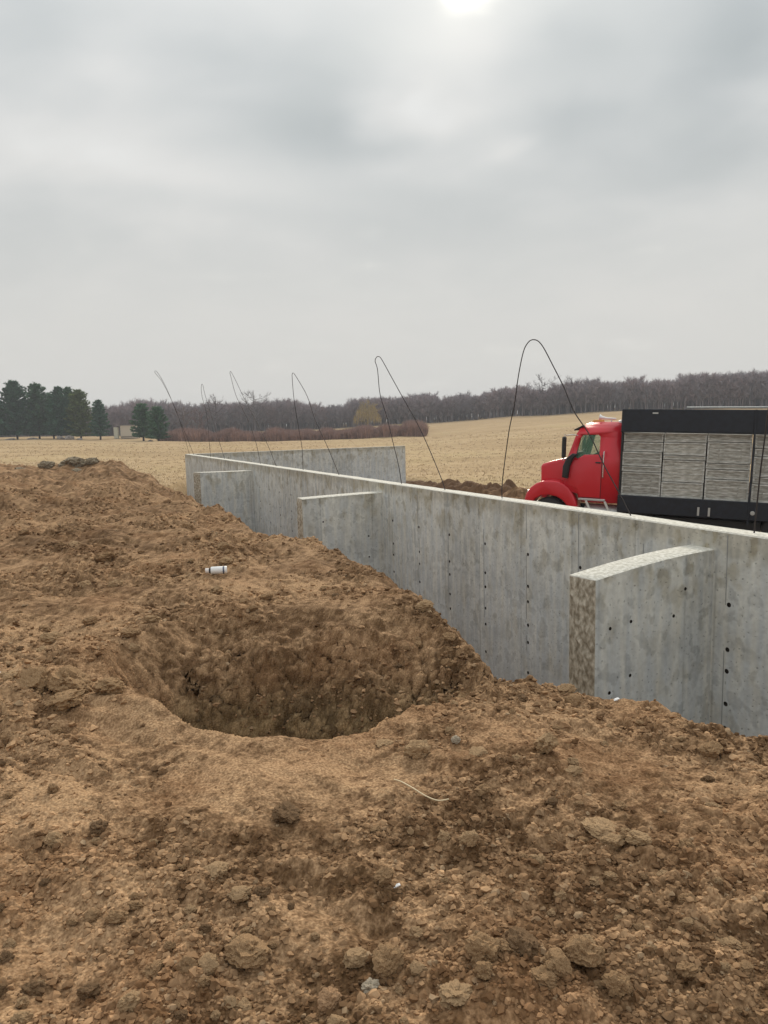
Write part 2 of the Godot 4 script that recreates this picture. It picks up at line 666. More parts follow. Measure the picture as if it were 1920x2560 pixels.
func materials() -> void:
	var dirt := StandardMaterial3D.new()
	dirt.vertex_color_use_as_albedo = true
	dirt.albedo_texture = noise_tex(31, 0.035, 5, Color(0.58, 0.55, 0.52), Color(1.0, 1.0, 1.0), 1024)
	dirt.roughness = 0.95
	dirt.metallic_specular = 0.2
	dirt.uv1_triplanar = true
	dirt.uv1_triplanar_sharpness = 7.0
	dirt.uv1_world_triplanar = true
	dirt.uv1_scale = Vector3(1.7, 1.7, 1.7)
	dirt.heightmap_enabled = true
	dirt.heightmap_texture = noise_tex(32, 0.03, 4, Color.BLACK, Color.WHITE, 1024)
	dirt.heightmap_scale = 0.5
	M.dirt = dirt
	var clod: StandardMaterial3D = dirt.duplicate()
	clod.uv1_world_triplanar = false
	clod.uv1_scale = Vector3(2.5, 2.5, 2.5)
	clod.heightmap_enabled = false
	M.crumb = clod
	var big_clod: StandardMaterial3D = clod.duplicate()
	big_clod.heightmap_enabled = true
	big_clod.heightmap_scale = 0.16
	big_clod.uv1_scale = Vector3(0.4, 0.4, 0.4)
	M.clod = big_clod
	var field := StandardMaterial3D.new()
	field.vertex_color_use_as_albedo = true
	field.albedo_texture = noise_tex(33, 0.03, 5, Color(0.84, 0.82, 0.78), Color(1.0, 1.0, 1.0), 1024)
	field.uv1_triplanar = true
	field.uv1_triplanar_sharpness = 7.0
	field.uv1_world_triplanar = true
	field.uv1_scale = Vector3(0.14, 0.14, 0.14)
	field.roughness = 1.0
	field.metallic_specular = 0.1
	M.field = field
	M.concrete = concrete_material(1)
	var hc := plain(0.72, 0.665, 0.56, 0.95)
	hc.albedo_texture = noise_tex(47, 0.012, 5, Color(0.50, 0.47, 0.42), Color(1, 1, 1), 512)
	hc.uv1_triplanar = true
	hc.uv1_triplanar_sharpness = 7.0
	hc.uv1_scale = Vector3(3.2, 1.7, 3.2)
	M.honeycomb = hc
	var top := plain(0.82, 0.80, 0.73, 0.9)
	top.albedo_texture = noise_tex(34, 0.03, 5, Color(0.74, 0.73, 0.70), Color(1, 1, 1), 512)
	top.uv1_triplanar = true
	top.uv1_triplanar_sharpness = 7.0
	top.uv1_scale = Vector3(1.2, 1.2, 1.2)
	top.heightmap_enabled = true
	top.heightmap_texture = noise_tex(35, 0.06, 4, Color.BLACK, Color.WHITE, 512)
	top.heightmap_scale = 0.6
	M.top = top
	M.rebar = plain(0.045, 0.036, 0.034, 0.75, 0.35)
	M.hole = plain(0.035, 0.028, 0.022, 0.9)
	var red := plain(0.58, 0.006, 0.020, 0.36)
	red.clearcoat_enabled = true
	red.clearcoat = 0.3
	red.clearcoat_roughness = 0.12
	M.red = red
	M.black = plain(0.012, 0.012, 0.013, 0.55)
	M.rubber = plain(0.03, 0.03, 0.031, 0.85)
	var navy := plain(0.009, 0.014, 0.026, 0.5)
	navy.albedo_texture = noise_tex(36, 0.015, 4, Color(0.6, 0.6, 0.62), Color(1.0, 1.0, 1.0), 512)
	navy.uv1_triplanar = true
	navy.uv1_triplanar_sharpness = 7.0
	navy.uv1_scale = Vector3(0.7, 0.7, 0.7)
	M.navy = navy
	M.chrome = plain(0.62, 0.62, 0.6, 0.25, 0.85)
	M.alu = plain(0.5, 0.5, 0.48, 0.5, 0.5)
	M.pale = plain(0.62, 0.60, 0.56, 0.8)
	M.white = plain(0.78, 0.78, 0.77, 0.45)
	M.amber = plain(0.6, 0.28, 0.05, 0.3)
	var glass := plain(0.02, 0.10, 0.06, 0.05)
	glass.transparency = BaseMaterial3D.TRANSPARENCY_ALPHA
	glass.albedo_color = Color(0.45, 0.72, 0.58, 0.16)
	M.glass = glass
	for k in 3:
		var fm := plain(0.52 + 0.08 * k, 0.51 + 0.078 * k, 0.475 + 0.07 * k, 0.65, 0.1)
		fm.albedo_texture = noise_tex(40 + k, 0.02, 5, Color(0.60, 0.59, 0.56), Color(1, 1, 1), 512)
		fm.uv1_triplanar = true
		fm.uv1_triplanar_sharpness = 7.0
		fm.uv1_world_triplanar = true
		fm.uv1_scale = Vector3(0.45, 1.5, 0.45)
		fm.heightmap_enabled = true
		fm.heightmap_texture = noise_tex(44, 0.05, 4, Color.BLACK, Color.WHITE, 512)
		fm.heightmap_scale = 0.2
		M["form%d" % k] = fm
	var fe: StandardMaterial3D = M.form2.duplicate()
	fe.albedo_color = lin(0.74, 0.74, 0.71)
	M.form_edge = fe
	var needle := plain(1, 1, 1, 0.8)
	needle.vertex_color_use_as_albedo = true
	needle.backlight_enabled = true
	needle.backlight = Color(0.30, 0.36, 0.20)
	M.needle = needle
	var bark := plain(1, 1, 1, 0.95)
	bark.vertex_color_use_as_albedo = true
	M.bark = bark


func concrete_material(sd: int) -> StandardMaterial3D:
	# 16 m along, 3.2 m down: panel tones, rain streaks, blotches, a wandering pour line, dirt near the top, air holes
	var w := 2048
	var h := 512
	var a := PackedByteArray()
	a.resize(w * h * 3)
	var b := PackedByteArray()
	b.resize(w * h)
	var blotch := noise(60 + sd, 1.1, 4)
	var streak := noise(61 + sd, 3.2, 4)
	var drip := noise(66 + sd, 9.0, 3)
	var mottle := noise(67 + sd, 4.2, 4)
	var grain := noise(62 + sd, 16.0, 3)
	var stain := noise(63 + sd, 1.9, 5)
	var pit_n := noise(64 + sd, 26.0, 1)
	var tone := []
	for k in 17:
		tone.append(rng.randf_range(-0.055, 0.055))
	for i in w:
		var s := 16.0 * i / w
		var wrap := smoothstep(15.0, 16.0, s)
		var pane := (s - 0.37) / 1.03
		var pk := int(floor(pane)) + 1
		var t0: float = tone[pk % 17]
		var seam := absf(pane - roundf(pane)) * 1.03
		var line1 := 1.15 + 0.10 * sin(s * 1.7) + 0.16 * sin(s * 0.63 + 1.0)
		for j in h:
			var y := 3.2 * j / h         # metres below the top
			var bl := lerpf(blotch.get_noise_2d(s, y * 1.3), blotch.get_noise_2d(s - 16.0, y * 1.3), wrap)
			var st := lerpf(streak.get_noise_2d(s * 2.2, y * 0.22), streak.get_noise_2d((s - 16.0) * 2.2, y * 0.22), wrap)
			var gr := grain.get_noise_2d(s, y)
			var sn := lerpf(stain.get_noise_2d(s * 1.4, y * 0.9), stain.get_noise_2d((s - 16.0) * 1.4, y * 0.9), wrap)
			var dr := drip.get_noise_2d(s * 1.4, y * 0.16)
			var mo := mottle.get_noise_2d(s, y * 0.85)
			sn += mo * 0.30 + dr * 0.10
			var v := 0.60 + dr * 0.07 + mo * 0.10 - 0.16 * smoothstep(0.10, 0.42, mo + bl * 0.6) + t0 + bl * 0.12 + st * 0.09 + gr * 0.05
			v -= 0.05 * exp(-pow((y - line1) / 0.03, 2.0)) * smoothstep(0.0, 0.25, bl + 0.15)
			v += 0.03 * smoothstep(line1, line1 + 0.25, y)
			v -= 0.19 * exp(-pow(seam / 0.011, 2.0)) * clampf(0.7 + st * 1.6, 0.25, 1.0)
			var dirty := clampf(0.8 * smoothstep(0.02, 0.50, sn) * (0.35 + 0.65 * smoothstep(1.0, 0.1, y)) + 0.55 * smoothstep(0.24, 0.10, y + bl * 0.10 + mo * 0.06), 0.0, 1.0)
			var cold := clampf(0.5 + 0.35 * (y - 1.2) - st * 0.8, 0.0, 1.0)
			var r := v * lerpf(lerpf(1.0, 0.94, cold), 0.66, dirty)
			var g := v * lerpf(lerpf(0.985, 0.985, cold), 0.60, dirty)
			var c := v * lerpf(lerpf(0.90, 1.0, cold), 0.46, dirty)
			var hole := smoothstep(0.76, 0.86, pit_n.get_noise_2d(s, y))
			r *= 1.0 - 0.45 * hole; g *= 1.0 - 0.45 * hole; c *= 1.0 - 0.45 * hole
			var q := Color(r, g, c).linear_to_srgb()
			var k := (j * w + i)
			a[k * 3] = int(clampf(q.r, 0, 1) * 255.0)
			a[k * 3 + 1] = int(clampf(q.g, 0, 1) * 255.0)
			a[k * 3 + 2] = int(clampf(q.b, 0, 1) * 255.0)
			b[k] = int(clampf(0.6 + gr * 0.25 + bl * 0.15 - hole * 0.5, 0.0, 1.0) * 255.0)
	var m := StandardMaterial3D.new()
	m.albedo_texture = ImageTexture.create_from_image(Image.create_from_data(w, h, false, Image.FORMAT_RGB8, a))
	m.roughness = 0.85
	m.metallic_specular = 0.35
	m.heightmap_enabled = true
	m.heightmap_texture = ImageTexture.create_from_image(Image.create_from_data(w, h, false, Image.FORMAT_L8, b))
	m.heightmap_scale = 0.5
	return m


# ================================================================= ground and field
func polar_sheet(angles: PackedFloat32Array, radii: PackedFloat32Array, fy: Callable, fc: Callable, carve := false) -> ArrayMesh:
	var na := angles.size()
	var nr := radii.size()
	var v := PackedVector3Array()
	var n := PackedVector3Array()
	var c := PackedColorArray()
	v.resize(na * nr)
	n.resize(na * nr)
	c.resize(na * nr)
	for j in na:
		var sx := sin(angles[j])
		var cz := -cos(angles[j])
		for i in nr:
			var x := sx * radii[i]
			var z := cz * radii[i]
			var k := i * na + j
			v[k] = Vector3(x, fy.call(x, z), z)
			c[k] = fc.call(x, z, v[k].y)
	for turn in (2 if carve else 1):
		_sheet_normals(v, n, na, nr)
		if not carve or turn == 1:
			break
		for k in v.size():
			var ny := n[k].y
			if ny > 0.93 or v[k].length_squared() > 400.0:
				continue
			var p := v[k]
			var w := smoothstep(0.93, 0.72, ny) * (0.10 + 0.90 * smoothstep(0.05, 0.3, cut_depth(p.x, p.z)))
			var a := n_cell.get_noise_3dv(p * 0.62) * 0.5 + 0.5
			var b := n_cell.get_noise_3dv(p * 1.7 + Vector3(7, 3, 1)) * 0.5 + 0.5
			var e := (0.45 - a) * 0.025 + (0.45 - b) * 0.035 + n_small.get_noise_3dv(p * 0.25) * 0.075 + n_small.get_noise_3dv(p * 1.1) * 0.035 + n_fine.get_noise_3dv(p * 0.8) * 0.018
			var nn := n[k]
			nn.y *= 0.5
			v[k] = p + nn * e * w * 0.75
			c[k] = fc.call(p.x, p.z, v[k].y)
	var ix := PackedInt32Array()
	ix.resize((na - 1) * (nr - 1) * 6)
	var q := 0
	for i in nr - 1:
		for j in na - 1:
			var a := i * na + j
			ix[q] = a; ix[q + 1] = a + na; ix[q + 2] = a + na + 1
			ix[q + 3] = a; ix[q + 4] = a + na + 1; ix[q + 5] = a + 1
			q += 6
	var arr := []
	arr.resize(Mesh.ARRAY_MAX)
	arr[Mesh.ARRAY_VERTEX] = v
	arr[Mesh.ARRAY_NORMAL] = n
	arr[Mesh.ARRAY_COLOR] = c
	arr[Mesh.ARRAY_INDEX] = ix
	var m := ArrayMesh.new()
	m.add_surface_from_arrays(Mesh.PRIMITIVE_TRIANGLES, arr)
	return m


func _sheet_normals(v: PackedVector3Array, n: PackedVector3Array, na: int, nr: int) -> void:
	for i in nr:
		var i0 := maxi(i - 1, 0) * na
		var i1 := mini(i + 1, nr - 1) * na
		for j in na:
			var dj := v[i * na + mini(j + 1, na - 1)] - v[i * na + maxi(j - 1, 0)]
			var di := v[i1 + j] - v[i0 + j]
			n[i * na + j] = dj.cross(di).normalized()


func spread(inner: float, inner_step: float, outer: float, outer_step: float) -> PackedFloat32Array:
	var l := []
	var a := -outer
	while a < -inner:
		l.append(a); a += outer_step
	a = -inner
	while a <= inner:
		l.append(a); a += inner_step
	a = inner + outer_step
	while a <= outer + 1e-6:
		l.append(a); a += outer_step
	return PackedFloat32Array(l)


func build_ground() -> void:
	var ang := spread(deg_to_rad(34.0), deg_to_rad(0.155), deg_to_rad(80.0), deg_to_rad(1.1))
	var rad := PackedFloat32Array()
	var r := 0.75
	while r < 46.0:
		rad.append(r)
		r *= 1.0031 if r > 1.4 else 1.008
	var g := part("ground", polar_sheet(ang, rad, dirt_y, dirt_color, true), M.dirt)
	tag(g, "bare brown excavated soil with a dug pit and a trench along the wall", "", "", "structure")


func field_mesh_y(x: float, z: float) -> float:
	var r := sqrt(x * x + z * z)
	var y := field_y(x, z) + n_big.get_noise_2d(x * 0.35, z * 0.35) * 0.25 * smoothstep(30.0, 80.0, r)
	return y - 3.0 * smoothstep(1.5, -3.0, r - site_r(x, z))


func field_color(x: float, z: float, _y := 0.0) -> Color:
	var r := sqrt(x * x + z * z)
	var row := n_mask.get_noise_2d(x * 0.045, (z + x * 0.12) * 0.42)
	var b := n_mask.get_noise_2d(x * 0.06 + 300.0, z * 0.06)
	var f := n_mid.get_noise_2d(x * 0.6, z * 1.4)
	var k := clampf(0.5 + row * 0.75 + b * 0.5 + f * 0.3, 0.0, 1.0)
	var c := Color(0.41, 0.300, 0.180).lerp(Color(0.56, 0.425, 0.268), k)
	var green := clampf(b * 1.2 - 0.1, 0.0, 1.0)
	c = c.lerp(Color(0.36, 0.31, 0.14), green * 0.35)
	var brown := smoothstep(150.0, 215.0, r) * clampf(0.45 + row, 0.0, 1.0)
	return c.lerp(Color(0.34, 0.235, 0.125), brown * 0.6)


func build_field() -> void:
	var ang := spread(deg_to_rad(36.0), deg_to_rad(0.3), deg_to_rad(85.0), deg_to_rad(2.0))
	var rad := PackedFloat32Array()
	var r := 24.0
	while r < 1500.0:
		rad.append(r)
		r *= 1.012
	var g := part("field", polar_sheet(ang, rad, field_mesh_y, field_color), M.field)
	tag(g, "dry tan mown field rising to a wooded hill on the right", "", "", "structure")
	# dry stubble standing in the nearer field
	var mb := MB.new()
	for k in 7:
		var a := TAU * k / 7.0 + rng.randf_range(-0.4, 0.4)
		var lean := rng.randf_range(0.02, 0.10)
		var hgt := rng.randf_range(0.05, 0.11)
		var o := Vector3(cos(a), 0, sin(a))
		var sd := Vector3(-o.z, 0, o.x) * 0.009
		mb.tri(o * 0.03 - sd, o * 0.03 + sd, o * (0.03 + lean) + Vector3(0, hgt, 0))
	for k in mb.n.size():
		mb.n[k] = (mb.n[k] * 0.35 + Vector3.UP).normalized()
	var places := []
	var tints := []
	for k in 14000:
		var u := rng.randf_range(-0.62, 0.62)
		var rr := 28.0 * pow(5.0, pow(rng.randf(), 1.3))
		var z := -rr / sqrt(1.0 + u * u)
		var x := -u * z
		if rr < site_r(x, z) + 0.6:
			continue
		var sc := rng.randf_range(0.8, 1.7) * (1.0 + rr / 120.0)
		places.append(Transform3D(Basis(Vector3.UP, rng.randf() * TAU).scaled(Vector3(sc, sc * 0.6, sc)), Vector3(x, field_mesh_y(x, z) - 0.01, z)))
		var t := rng.randf_range(0.88, 1.08)
		tints.append(Color(0.52 * t, 0.39 * t, 0.24 * t))
	var sm := plain(1, 1, 1, 0.95)
	sm.vertex_color_use_as_albedo = true
	scatter("dry_grass", mb.mesh(), sm, places, tints, "short dry grass stubble standing over the tan field", "grass")


# ================================================================= concrete walls
# a flat face with square tie holes left open; origin + u*U + v*V, outward normal U x V
func holed_face(mb: MB, o: Vector3, du: Vector3, dv: Vector3, ul: Array, vl: Array, holes: Array, hw: float, uvf: Callable) -> void:
	var us := ul.duplicate()
	var vs := vl.duplicate()
	for h in holes:
		for e in [-hw, hw]:
			us.append(h.x + e)
			vs.append(h.y + e)
	us.sort()
	vs.sort()
	var uu := []
	for q in us:
		if uu.is_empty() or q - uu[uu.size() - 1] > 0.001:
			uu.append(q)
	var vv := []
	for q in vs:
		if vv.is_empty() or q - vv[vv.size() - 1] > 0.001:
			vv.append(q)
	var ch := hw * 0.58
	for h in holes:
		for e in [[-1, -1], [1, -1], [1, 1], [-1, 1]]:
			var cr := Vector2(h.x + e[0] * hw, h.y + e[1] * hw)
			var c1 := Vector2(cr.x - e[0] * ch, cr.y)
			var c2 := Vector2(cr.x, cr.y - e[1] * ch)
			if e[0] * e[1] < 0:
				var sw := c1
				c1 = c2
				c2 = sw
			var tri := []
			var tuv := []
			for q in [cr, c2, c1, c1]:
				tri.append(o + du * q.x + dv * q.y)
				tuv.append(uvf.call(q.x, q.y))
			var nn := du.cross(dv).normalized()
			var k0 := mb.v.size()
			mb.use_uv = true
			if (tri[1] - tri[0]).cross(tri[2] - tri[0]).dot(nn) < 0.0:
				tri = [tri[0], tri[2], tri[1]]
				tuv = [tuv[0], tuv[2], tuv[1]]
			for z in 3:
				mb.v.append(tri[z]); mb.n.append(nn); mb.c.append(mb.col); mb.uv.append(tuv[z])
			mb.ix.append(k0); mb.ix.append(k0 + 2); mb.ix.append(k0 + 1)
	for i in uu.size() - 1:
		for j in vv.size() - 1:
			var c := Vector2((uu[i] + uu[i + 1]) * 0.5, (vv[j] + vv[j + 1]) * 0.5)
			var open := false
			for h in holes:
				if absf(h.x - c.x) < hw and absf(h.y - c.y) < hw:
					open = true
					break
			if open:
				continue
			var p := []
			var t := []
			for q in [[uu[i], vv[j]], [uu[i + 1], vv[j]], [uu[i + 1], vv[j + 1]], [uu[i], vv[j + 1]]]:
				p.append(o + du * q[0] + dv * q[1])
				t.append(uvf.call(q[0], q[1]))
			mb.quad_uv(p, t)


func cup(du: Vector3, dv: Vector3, out: Vector3, hw: float) -> ArrayMesh:
	var mb := MB.new()
	var a := [-du * hw - dv * hw, du * hw - dv * hw, du * hw + dv * hw, -du * hw + dv * hw]
	var back := -out * 0.045
	for i in 4:
		var j := (i + 1) % 4
		mb.quad(a[j], a[i], a[i] + back, a[j] + back)
	mb.quad(a[0] + back, a[1] + back, a[2] + back, a[3] + back)
	mb.box(back * 0.55, du.abs() * 0.012 + dv.abs() * 0.026 + out.abs() * 0.03)
	return mb.mesh()


func wall_frame() -> Transform3D:
	return Transform3D(Basis(WALL_DIR, Vector3.UP, -WALL_OUT), WALL_AT)


func build_walls() -> void:
	var w := thing("concrete_wall", "long grey poured concrete wall with three buttresses beside the dirt trench", "wall", wall_frame())
	var s0 := -5.0
	var s1 := 29.94
	var th := 0.25
	var bot := -2.6
	var mb := MB.new()
	var holes := []
	var spots := [-0.18, -0.61, -0.82, -1.14, -1.38, -1.80]
	var buttress_s := [0.553, 8.028, 17.681]
	var k := -5
	while 2.43 + 1.03 * k < 21.0:
		var s := 2.43 + 1.03 * k
		var blocked := false
		for b in buttress_s:
			if s > b - 0.06 and s < b + 0.36:
				blocked = true
		if not blocked and s > s0 + 0.2:
			for y in spots:
				if s > 12.5 and y < -1.3:
					continue
				holes.append(Vector2(snappedf(s, 0.0001), y))
		k += 1
	var uvw := func(s: float, y: float) -> Vector2: return Vector2((s + 5.0) / 16.0, (0.5 - y) / 3.2)
	# visible face: local z = 0, outward = -z here (towards the dirt is +WALL_OUT = -local z ... basis z is -WALL_OUT)
	holed_face(mb, Vector3.ZERO, Vector3(-1, 0, 0), Vector3(0, 1, 0), [-s1, -s0], [bot, WALL_TOP - 0.012], holes.map(func(h): return Vector2(-h.x, h.y)), 0.022, func(u: float, v: float) -> Vector2: return uvw.call(-u, v))
	# inner face, ends
	var uvb := func(s: float, y: float) -> Vector2: return Vector2((s + 9.3) / 16.0, (0.5 - y) / 3.2)
	holed_face(mb, Vector3(0, 0, th), Vector3(1, 0, 0), Vector3(0, 1, 0), [s0, s1], [bot, WALL_TOP - 0.012], [], 0.02, uvb)
	holed_face(mb, Vector3(s1, 0, th), Vector3(0, 0, -1), Vector3(0, 1, 0), [0.0, th], [bot, WALL_TOP - 0.012], [], 0.02, uvb)
	holed_face(mb, Vector3(s0, 0, 0), Vector3(0, 0, 1), Vector3(0, 1, 0), [0.0, th], [bot, WALL_TOP - 0.012], [], 0.02, uvb)
	part("wall_body", mb.mesh(), M.concrete, w)
	# trowelled top, slightly uneven, with small chamfers
	var tb := MB.new()
	var prev := []
	var s := s0
	while s <= s1 + 0.001:
		var y := WALL_TOP + n_mid.get_noise_2d(s * 1.3, 3.0) * 0.006
		var e := n_small.get_noise_2d(s * 0.7, 5.0) * 0.004
		var ring := [Vector3(s, WALL_TOP - 0.012, -0.001), Vector3(s, y, 0.012 + e), Vector3(s, y + 0.003, th * 0.5), Vector3(s, y, th - 0.012), Vector3(s, WALL_TOP - 0.012, th + 0.001)]
		if prev.size():
			for i in 4:
				tb.quad(prev[i], prev[i + 1], ring[i + 1], ring[i])
		else:
			for i in 3:
				tb.tri(ring[0], ring[i + 2], ring[i + 1])
		prev = ring
		s += 0.19999
	for i in 3:
		tb.tri(prev[0], prev[i + 1], prev[i + 2])
	tb.smooth(30.0)
	part("wall_top", tb.mesh(), M.top, w)
	var hm := cup(Vector3(-1, 0, 0), Vector3(0, 1, 0), Vector3(0, 0, -1), 0.022)
	hm.surface_set_material(0, M.hole)
	var q := 0
	for h in holes:
		var o := fast_part("tie_hole", q, hm, w)
		o.position = Vector3(h.x, h.y, 0)
		q += 1
	# thin concrete fins left where two form panels met
	k = -5
	q = 0
	while 2.43 + 1.03 * k < 25.0:
		var fs := 2.43 + 1.03 * k + 0.035
		k += 1
		var fb := MB.new()
		var y0 := bot
		for b in buttress_s:
			if fs > b - 0.05 and fs < b + 0.33:
				y0 = 0.35
		var steps := 14
		for i in steps:
			var ya := lerpf(y0, 0.47, i / float(steps))
			var yb := lerpf(y0, 0.47, (i + 1) / float(steps))
			var pr := 0.003 + 0.004 * absf(n_mid.get_noise_2d(fs * 3.0, ya * 2.0))
			if n_mid.get_noise_2d(fs * 5.0 + 20.0, ya * 1.2) < -0.12:
				continue
			fb.box(Vector3(fs, (ya + yb) * 0.5, -pr * 0.5), Vector3(0.006, yb - ya, pr))
		if fb.v.size():
			fb.mesh()
			var fm := fb.mesh()
			fm.surface_set_material(0, M.seam if M.has("seam") else seam_mat())
			fast_part("form_seam", q, fm, w)
			q += 1
	# buttresses: [joint s, length, top at wall, top at the end, holes on the near face as (l, y)]
	var specs := [
		[0.553, 1.43, 1.49, 0.312, 0.178, [Vector2(1.26, -0.27), Vector2(1.26, -0.86), Vector2(1.02, -0.24), Vector2(1.02, -0.74), Vector2(1.02, -1.02), Vector2(0.50, -0.26), Vector2(0.36, -0.02)]],
		[8.028, 1.59, 1.60, 0.302, 0.277, [Vector2(1.2, -0.16), Vector2(0.3, -0.5), Vector2(0.3, -0.9)]],
		[17.681, 1.60, 1.75, 0.276, 0.296, []]]
	q = 0
	for sp in specs:
		buttress(w, sp[0], sp[1], sp[2], sp[3], sp[4], sp[5], q)
		q += 1
	# the end wall of the foundation
	var e := thing("concrete_wall", "shorter grey concrete end wall standing behind the long wall at the field edge", "wall", wall_frame())
	var eb := MB.new()
	var uve := func(a: float, y: float) -> Vector2: return Vector2((a + 2.7) / 16.0, (0.5 - y) / 3.2)
	holed_face(eb, Vector3(29.60, 0, th), Vector3(0, 0, 1), Vector3(0, 1, 0), [0.0, 11.1], [bot, WALL_TOP - 0.012], [], 0.02, uve)
	holed_face(eb, Vector3(29.85, 0, 11.1 + th), Vector3(0, 0, -1), Vector3(0, 1, 0), [0.0, 11.1], [bot, WALL_TOP - 0.012], [], 0.02, uve)
	holed_face(eb, Vector3(29.60, 0, 11.1 + th), Vector3(1, 0, 0), Vector3(0, 1, 0), [0.0, 0.25], [bot, WALL_TOP - 0.012], [], 0.02, uve)
	part("wall_body", eb.mesh(), M.concrete, e)
	var et := MB.new()
	et.box(Vector3(29.725, WALL_TOP - 0.006, th + 5.55), Vector3(0.252, 0.012, 11.104), 0.004)
	part("wall_top", et.mesh(), M.top, e)


func seam_mat() -> StandardMaterial3D:
	M.seam = plain(0.30, 0.305, 0.30, 0.9)
	return M.seam


func buttress(w: Node3D, s: float, ln: float, lf: float, y_in: float, y_out: float, holes: Array, q: int) -> void:
	var th := 0.27
	var bot := -2.6
	var mb := MB.new()
	var off := 3.1 + 5.3 * q
	var uvn := func(l: float, y: float) -> Vector2: return Vector2((l + off) / 16.0, (0.45 - y) / 3.2)
	var low := y_out - 0.02
	# near face lies at s, looks towards -s; runs along l (local -z)
	var hl := []
	for h in holes:
		hl.append(h)
	holed_face(mb, Vector3(s, 0, 0), Vector3(0, 0, -1), Vector3(0, 1, 0), [0.0, ln], [bot, low], hl, 0.016, func(u: float, v: float) -> Vector2: return uvn.call(u, v))
	# wedge of the near face under the sloping top (curved like the trowelled top)
	var prof := func(t: float) -> float: return lerpf(y_in, y_out, pow(t, 1.7))
	var steps := 10
	for i in steps:
		var ta := i / float(steps)
		var tc := (i + 1) / float(steps)
		var ya: float = maxf(prof.call(ta), low + 0.001)
		var yc: float = maxf(prof.call(tc), low + 0.001)
		var la := ta * ln
		var lc := tc * ln
		mb.quad_uv([Vector3(s, low, -la), Vector3(s, low, -lc), Vector3(s, yc, -lc), Vector3(s, ya, -la)], [uvn.call(la, low), uvn.call(lc, low), uvn.call(lc, yc), uvn.call(la, ya)])
		# far face
		var ga := ta * lf
		var gc := tc * lf
		mb.quad_uv([Vector3(s + th, bot, -gc), Vector3(s + th, bot, -ga), Vector3(s + th, ya, -ga), Vector3(s + th, yc, -gc)], [uvn.call(gc, bot), uvn.call(ga, bot), uvn.call(ga, ya), uvn.call(gc, yc)])
	# end face, slightly skewed and honeycombed
	var ye: float = maxf(prof.call(1.0), low + 0.001)
	var en := MB.new()
	var rows := 60
	var prev := []
	for i in rows + 1:
		var yy := lerpf(bot, ye, i / float(rows))
		var line := []
		for j in 9:
			var f := j / 8.0
			var push := 0.0
			if i > 0 and i < rows and j > 0 and j < 8:
				push = 0.012 + 0.020 * n_fine.get_noise_2d(f * th * 1.0 + q * 3.0, yy * 0.6) + 0.016 * n_small.get_noise_2d(f * th, yy + q * 7.0)
			line.append(Vector3(s + th * f, yy, -lerpf(ln, lf, f) - push))
		if prev.size():
			for j in 8:
				en.quad(prev[j], prev[j + 1], line[j + 1], line[j])
		prev = line
	en.smooth(45.0)
	var b := part("buttress", mb.mesh(), M.concrete, w)
	part("buttress_end", en.mesh(), M.honeycomb, b)
	var tb := MB.new()
	for i in steps:
		var ta := i / float(steps)
		var tc := (i + 1) / float(steps)
		var ya: float = maxf(prof.call(ta), low + 0.001)
		var yc: float = maxf(prof.call(tc), low + 0.001)
		var ma := ya + 0.012
		var mc := yc + 0.012
		tb.quad(Vector3(s, ya, -ta * ln), Vector3(s, yc, -tc * ln), Vector3(s + 0.03, mc, -tc * ln), Vector3(s + 0.03, ma, -ta * ln))
		tb.quad(Vector3(s + 0.03, ma, -ta * ln), Vector3(s + 0.03, mc, -tc * ln), Vector3(s + th, mc, -tc * lf), Vector3(s + th, ma, -ta * lf))
		tb.quad(Vector3(s + th, ma, -ta * lf), Vector3(s + th, mc, -tc * lf), Vector3(s + th, yc, -tc * lf), Vector3(s + th, ya, -ta * lf))
	tb.quad(Vector3(s, ye, -ln), Vector3(s + th, ye, -lf), Vector3(s + th, ye + 0.012, -lf), Vector3(s + 0.03, ye + 0.012, -ln))
	tb.smooth(50.0)
	part("buttress_top", tb.mesh(), M.top, b)
	var hm := cup(Vector3(0, 0, -1), Vector3(0, 1, 0), Vector3(-1, 0, 0), 0.016)
	hm.surface_set_material(0, M.hole)
	var k := 0
	for h in holes:
		var o := fast_part("tie_hole", k, hm, b)
		o.position = Vector3(s, h.y, -h.x)
		k += 1


